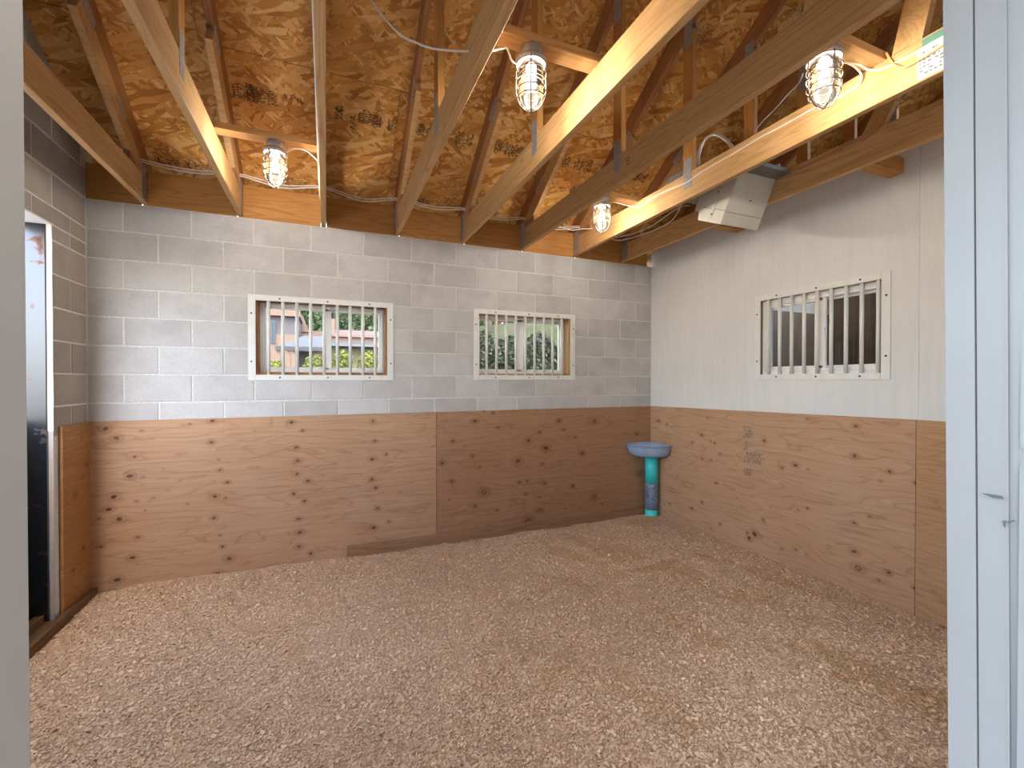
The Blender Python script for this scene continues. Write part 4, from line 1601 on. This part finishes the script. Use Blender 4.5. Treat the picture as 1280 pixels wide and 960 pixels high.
# tall mauve house
p = hit(1, 46, 350, 460)
hs = empty('house', (p.x, 46, float(ground_z(p.x, 46))), 'tall mauve grey house at the left behind the left window', 'house')
house_box(hs, 'wall', 318, 373, 393, 419, 46, 5, 'siding_mauve')
a, b = hit(1, 45.6, 312, 393), hit(1, 45.6, 375, 388)
box('eave', (a.x, 45.4, a.z), (b.x, 51.4, b.z), 'siding_peach', hs)
a, b = hit(1, 45.8, 334, 470), hit(1, 45.8, 373, 418.5)
box('lower_wall', (a.x, 45.85, float(ground_z(a.x, 46)) - .4), (b.x, 46.0, b.z), 'siding_peach', hs)
win_at(hs, 338.5, 344.5, 401, 429, 45.8)
# peach gabled house
p = hit(1, 52, 385, 460)
hs = empty('house', (p.x, 52, float(ground_z(p.x, 52))), 'peach house with a steep pointed gable behind the left window', 'house')
house_box(hs, 'wall', 371, 404, 414, 419, 52, 8, 'siding_peach')
a, b, c_ = hit(1, 51.8, 372, 415), hit(1, 51.8, 378, 394), hit(1, 51.8, 387, 415)
prism('gable', [(a.x, a.z), (c_.x, c_.z), (b.x, b.z)], 1, 51.8, 59.8, 'siding_peach', hs)
# low pavilion with a grey hip roof
p = hit(1, 34, 375, 460)
hs = empty('pavilion', (p.x, 34, float(ground_z(p.x, 34))), 'low pavilion with grey hip roof and dark eaves behind the left window', 'pavilion')
e0, e1, r0, r1 = hit(1, 34, 346, 433), hit(1, 34, 406, 431), hit(1, 36.5, 380, 419.5), hit(1, 36.5, 406, 420)
V = [(e0.x, 34, e0.z), (e1.x, 34, e0.z), (e1.x, 39, e0.z), (e0.x, 39, e0.z), (r0.x, 36.5, r0.z), (r1.x, 36.5, r0.z)]
pydata('roof', V, [[0, 1, 5, 4], [1, 2, 5], [2, 3, 4, 5], [3, 0, 4], [3, 2, 1, 0]], 'shingle_grey', hs)
box('eave_board', (e0.x - .1, 33.9, e0.z - .28), (e1.x + .1, 34.05, e0.z + .03), 'trim_black', hs)
for pxx in (348, 361, 367):
    a = hit(1, 34.2, pxx, 436)
    box('post', (a.x - .12, 34.1, float(ground_z(a.x, 34)) - .3), (a.x + .12, 34.34, a.z), 'siding_peach', hs)
a, b = hit(1, 38, 366, 436), hit(1, 38, 406, 433)
box('rear_wall', (a.x, 38, float(ground_z(a.x, 38)) - .3), (b.x, 38.2, e0.z - .1), 'siding_mauve', hs)
a, b = hit(1, 35, 391, 436), hit(1, 35, 405, 433)
box('side_wall', (a.x, 35, float(ground_z(a.x, 35)) - .3), (b.x, 38, e0.z - .1), 'siding_peach', hs)
# long low house on the right with chimney
p = hit(1, 44, 440, 460)
hs = empty('house', (p.x, 44, float(ground_z(p.x, 44))), 'long low house with reddish roof and chimney behind the left window', 'house')
house_box(hs, 'wall', 409, 490, 420, 429, 44, 8, 'siding_peach')
a, b = hit(1, 44, 406, 420.5), hit(1, 48, 494, 415)
prism('roof', [(43.6, a.z), (51.9, a.z), (48, b.z)], 0, a.x, b.x, 'shingle_red', hs)
a, b = hit(1, 47, 412.5, 420), hit(1, 47, 418.5, 399)
box('chimney', (a.x, 46.6, a.z - .5), (b.x, 47.4, b.z), 'siding_peach', hs)
a, b = hit(1, 42, 408, 432.5), hit(1, 42, 490, 429)
prism('porch_roof', [(41.5, a.z), (44, a.z), (44, b.z + .1)], 0, a.x, b.x, 'shingle_grey', hs)
house_box(hs, 'porch_wall', 391, 490, 433, 440, 43, .4, 'siding_olive')
# trees behind the houses
for i, (pxx, Y, h_, rd, lb) in enumerate(((386, 64, 12.5, 2.2, 'leafy green tree behind the peach gable'), (424, 72, 12.6, 2.5, 'dark leafy tree behind the chimney'),
                                          (455, 64, 11.6, 2.2, 'dark leafy tree behind the long low house'), (487, 72, 12.6, 2.5, 'dark leafy tree at the right end of the long low house'))):
    p = hit(1, Y, pxx, 460)
    tree('leafy_tree', (p.x, p.y), h_, rd, 'leaf_tree', lb, 'tree', 'trees behind the houses', 4500, .34, 50 + i, .4, .25)
tree('leafy_tree', (9.9, 6.0), 7.0, 1.3, 'leaf_lime', 'leafy tree glimpsed through the eave gap above the right corner', 'tree', None, 5000, .09, 66, .15, .3)
# hillside trees and rusty brush seen through the right window
for i, (pxx, Y, h_, rd, lb) in enumerate(((612, 30, 7, 1.6, 'bare-trunked tree on the hillside outside the right window'), (676, 36, 8, 1.6, 'thin tree farther right on the hillside'))):
    p = hit(1, Y, pxx, 460)
    tree('hillside_tree', (p.x, p.y), h_, rd, 'leaf_autumn', lb, 'tree', 'hillside trees', 1500, .2, 70 + i, .22, .6)
for i, (pxx, Y) in enumerate(((600, 40), (619, 42.5), (638, 45), (657, 43), (676, 48), (695, 45), (712, 50))):
    p = hit(1, Y, pxx, 410)
    gz_ = float(ground_z(p.x, p.y))
    shrub('rusty_brush', (p.x, p.y), gz_ + .8, (.85, .8, 1.2 + .25 * (i % 3)), 'leaf_autumn' if i % 3 else 'leaf_tree',
          'clump of brush on the hillside crest, %s from the left' % ORD[i], 'brush', 'hillside brush', 2200, .16, 90 + i)
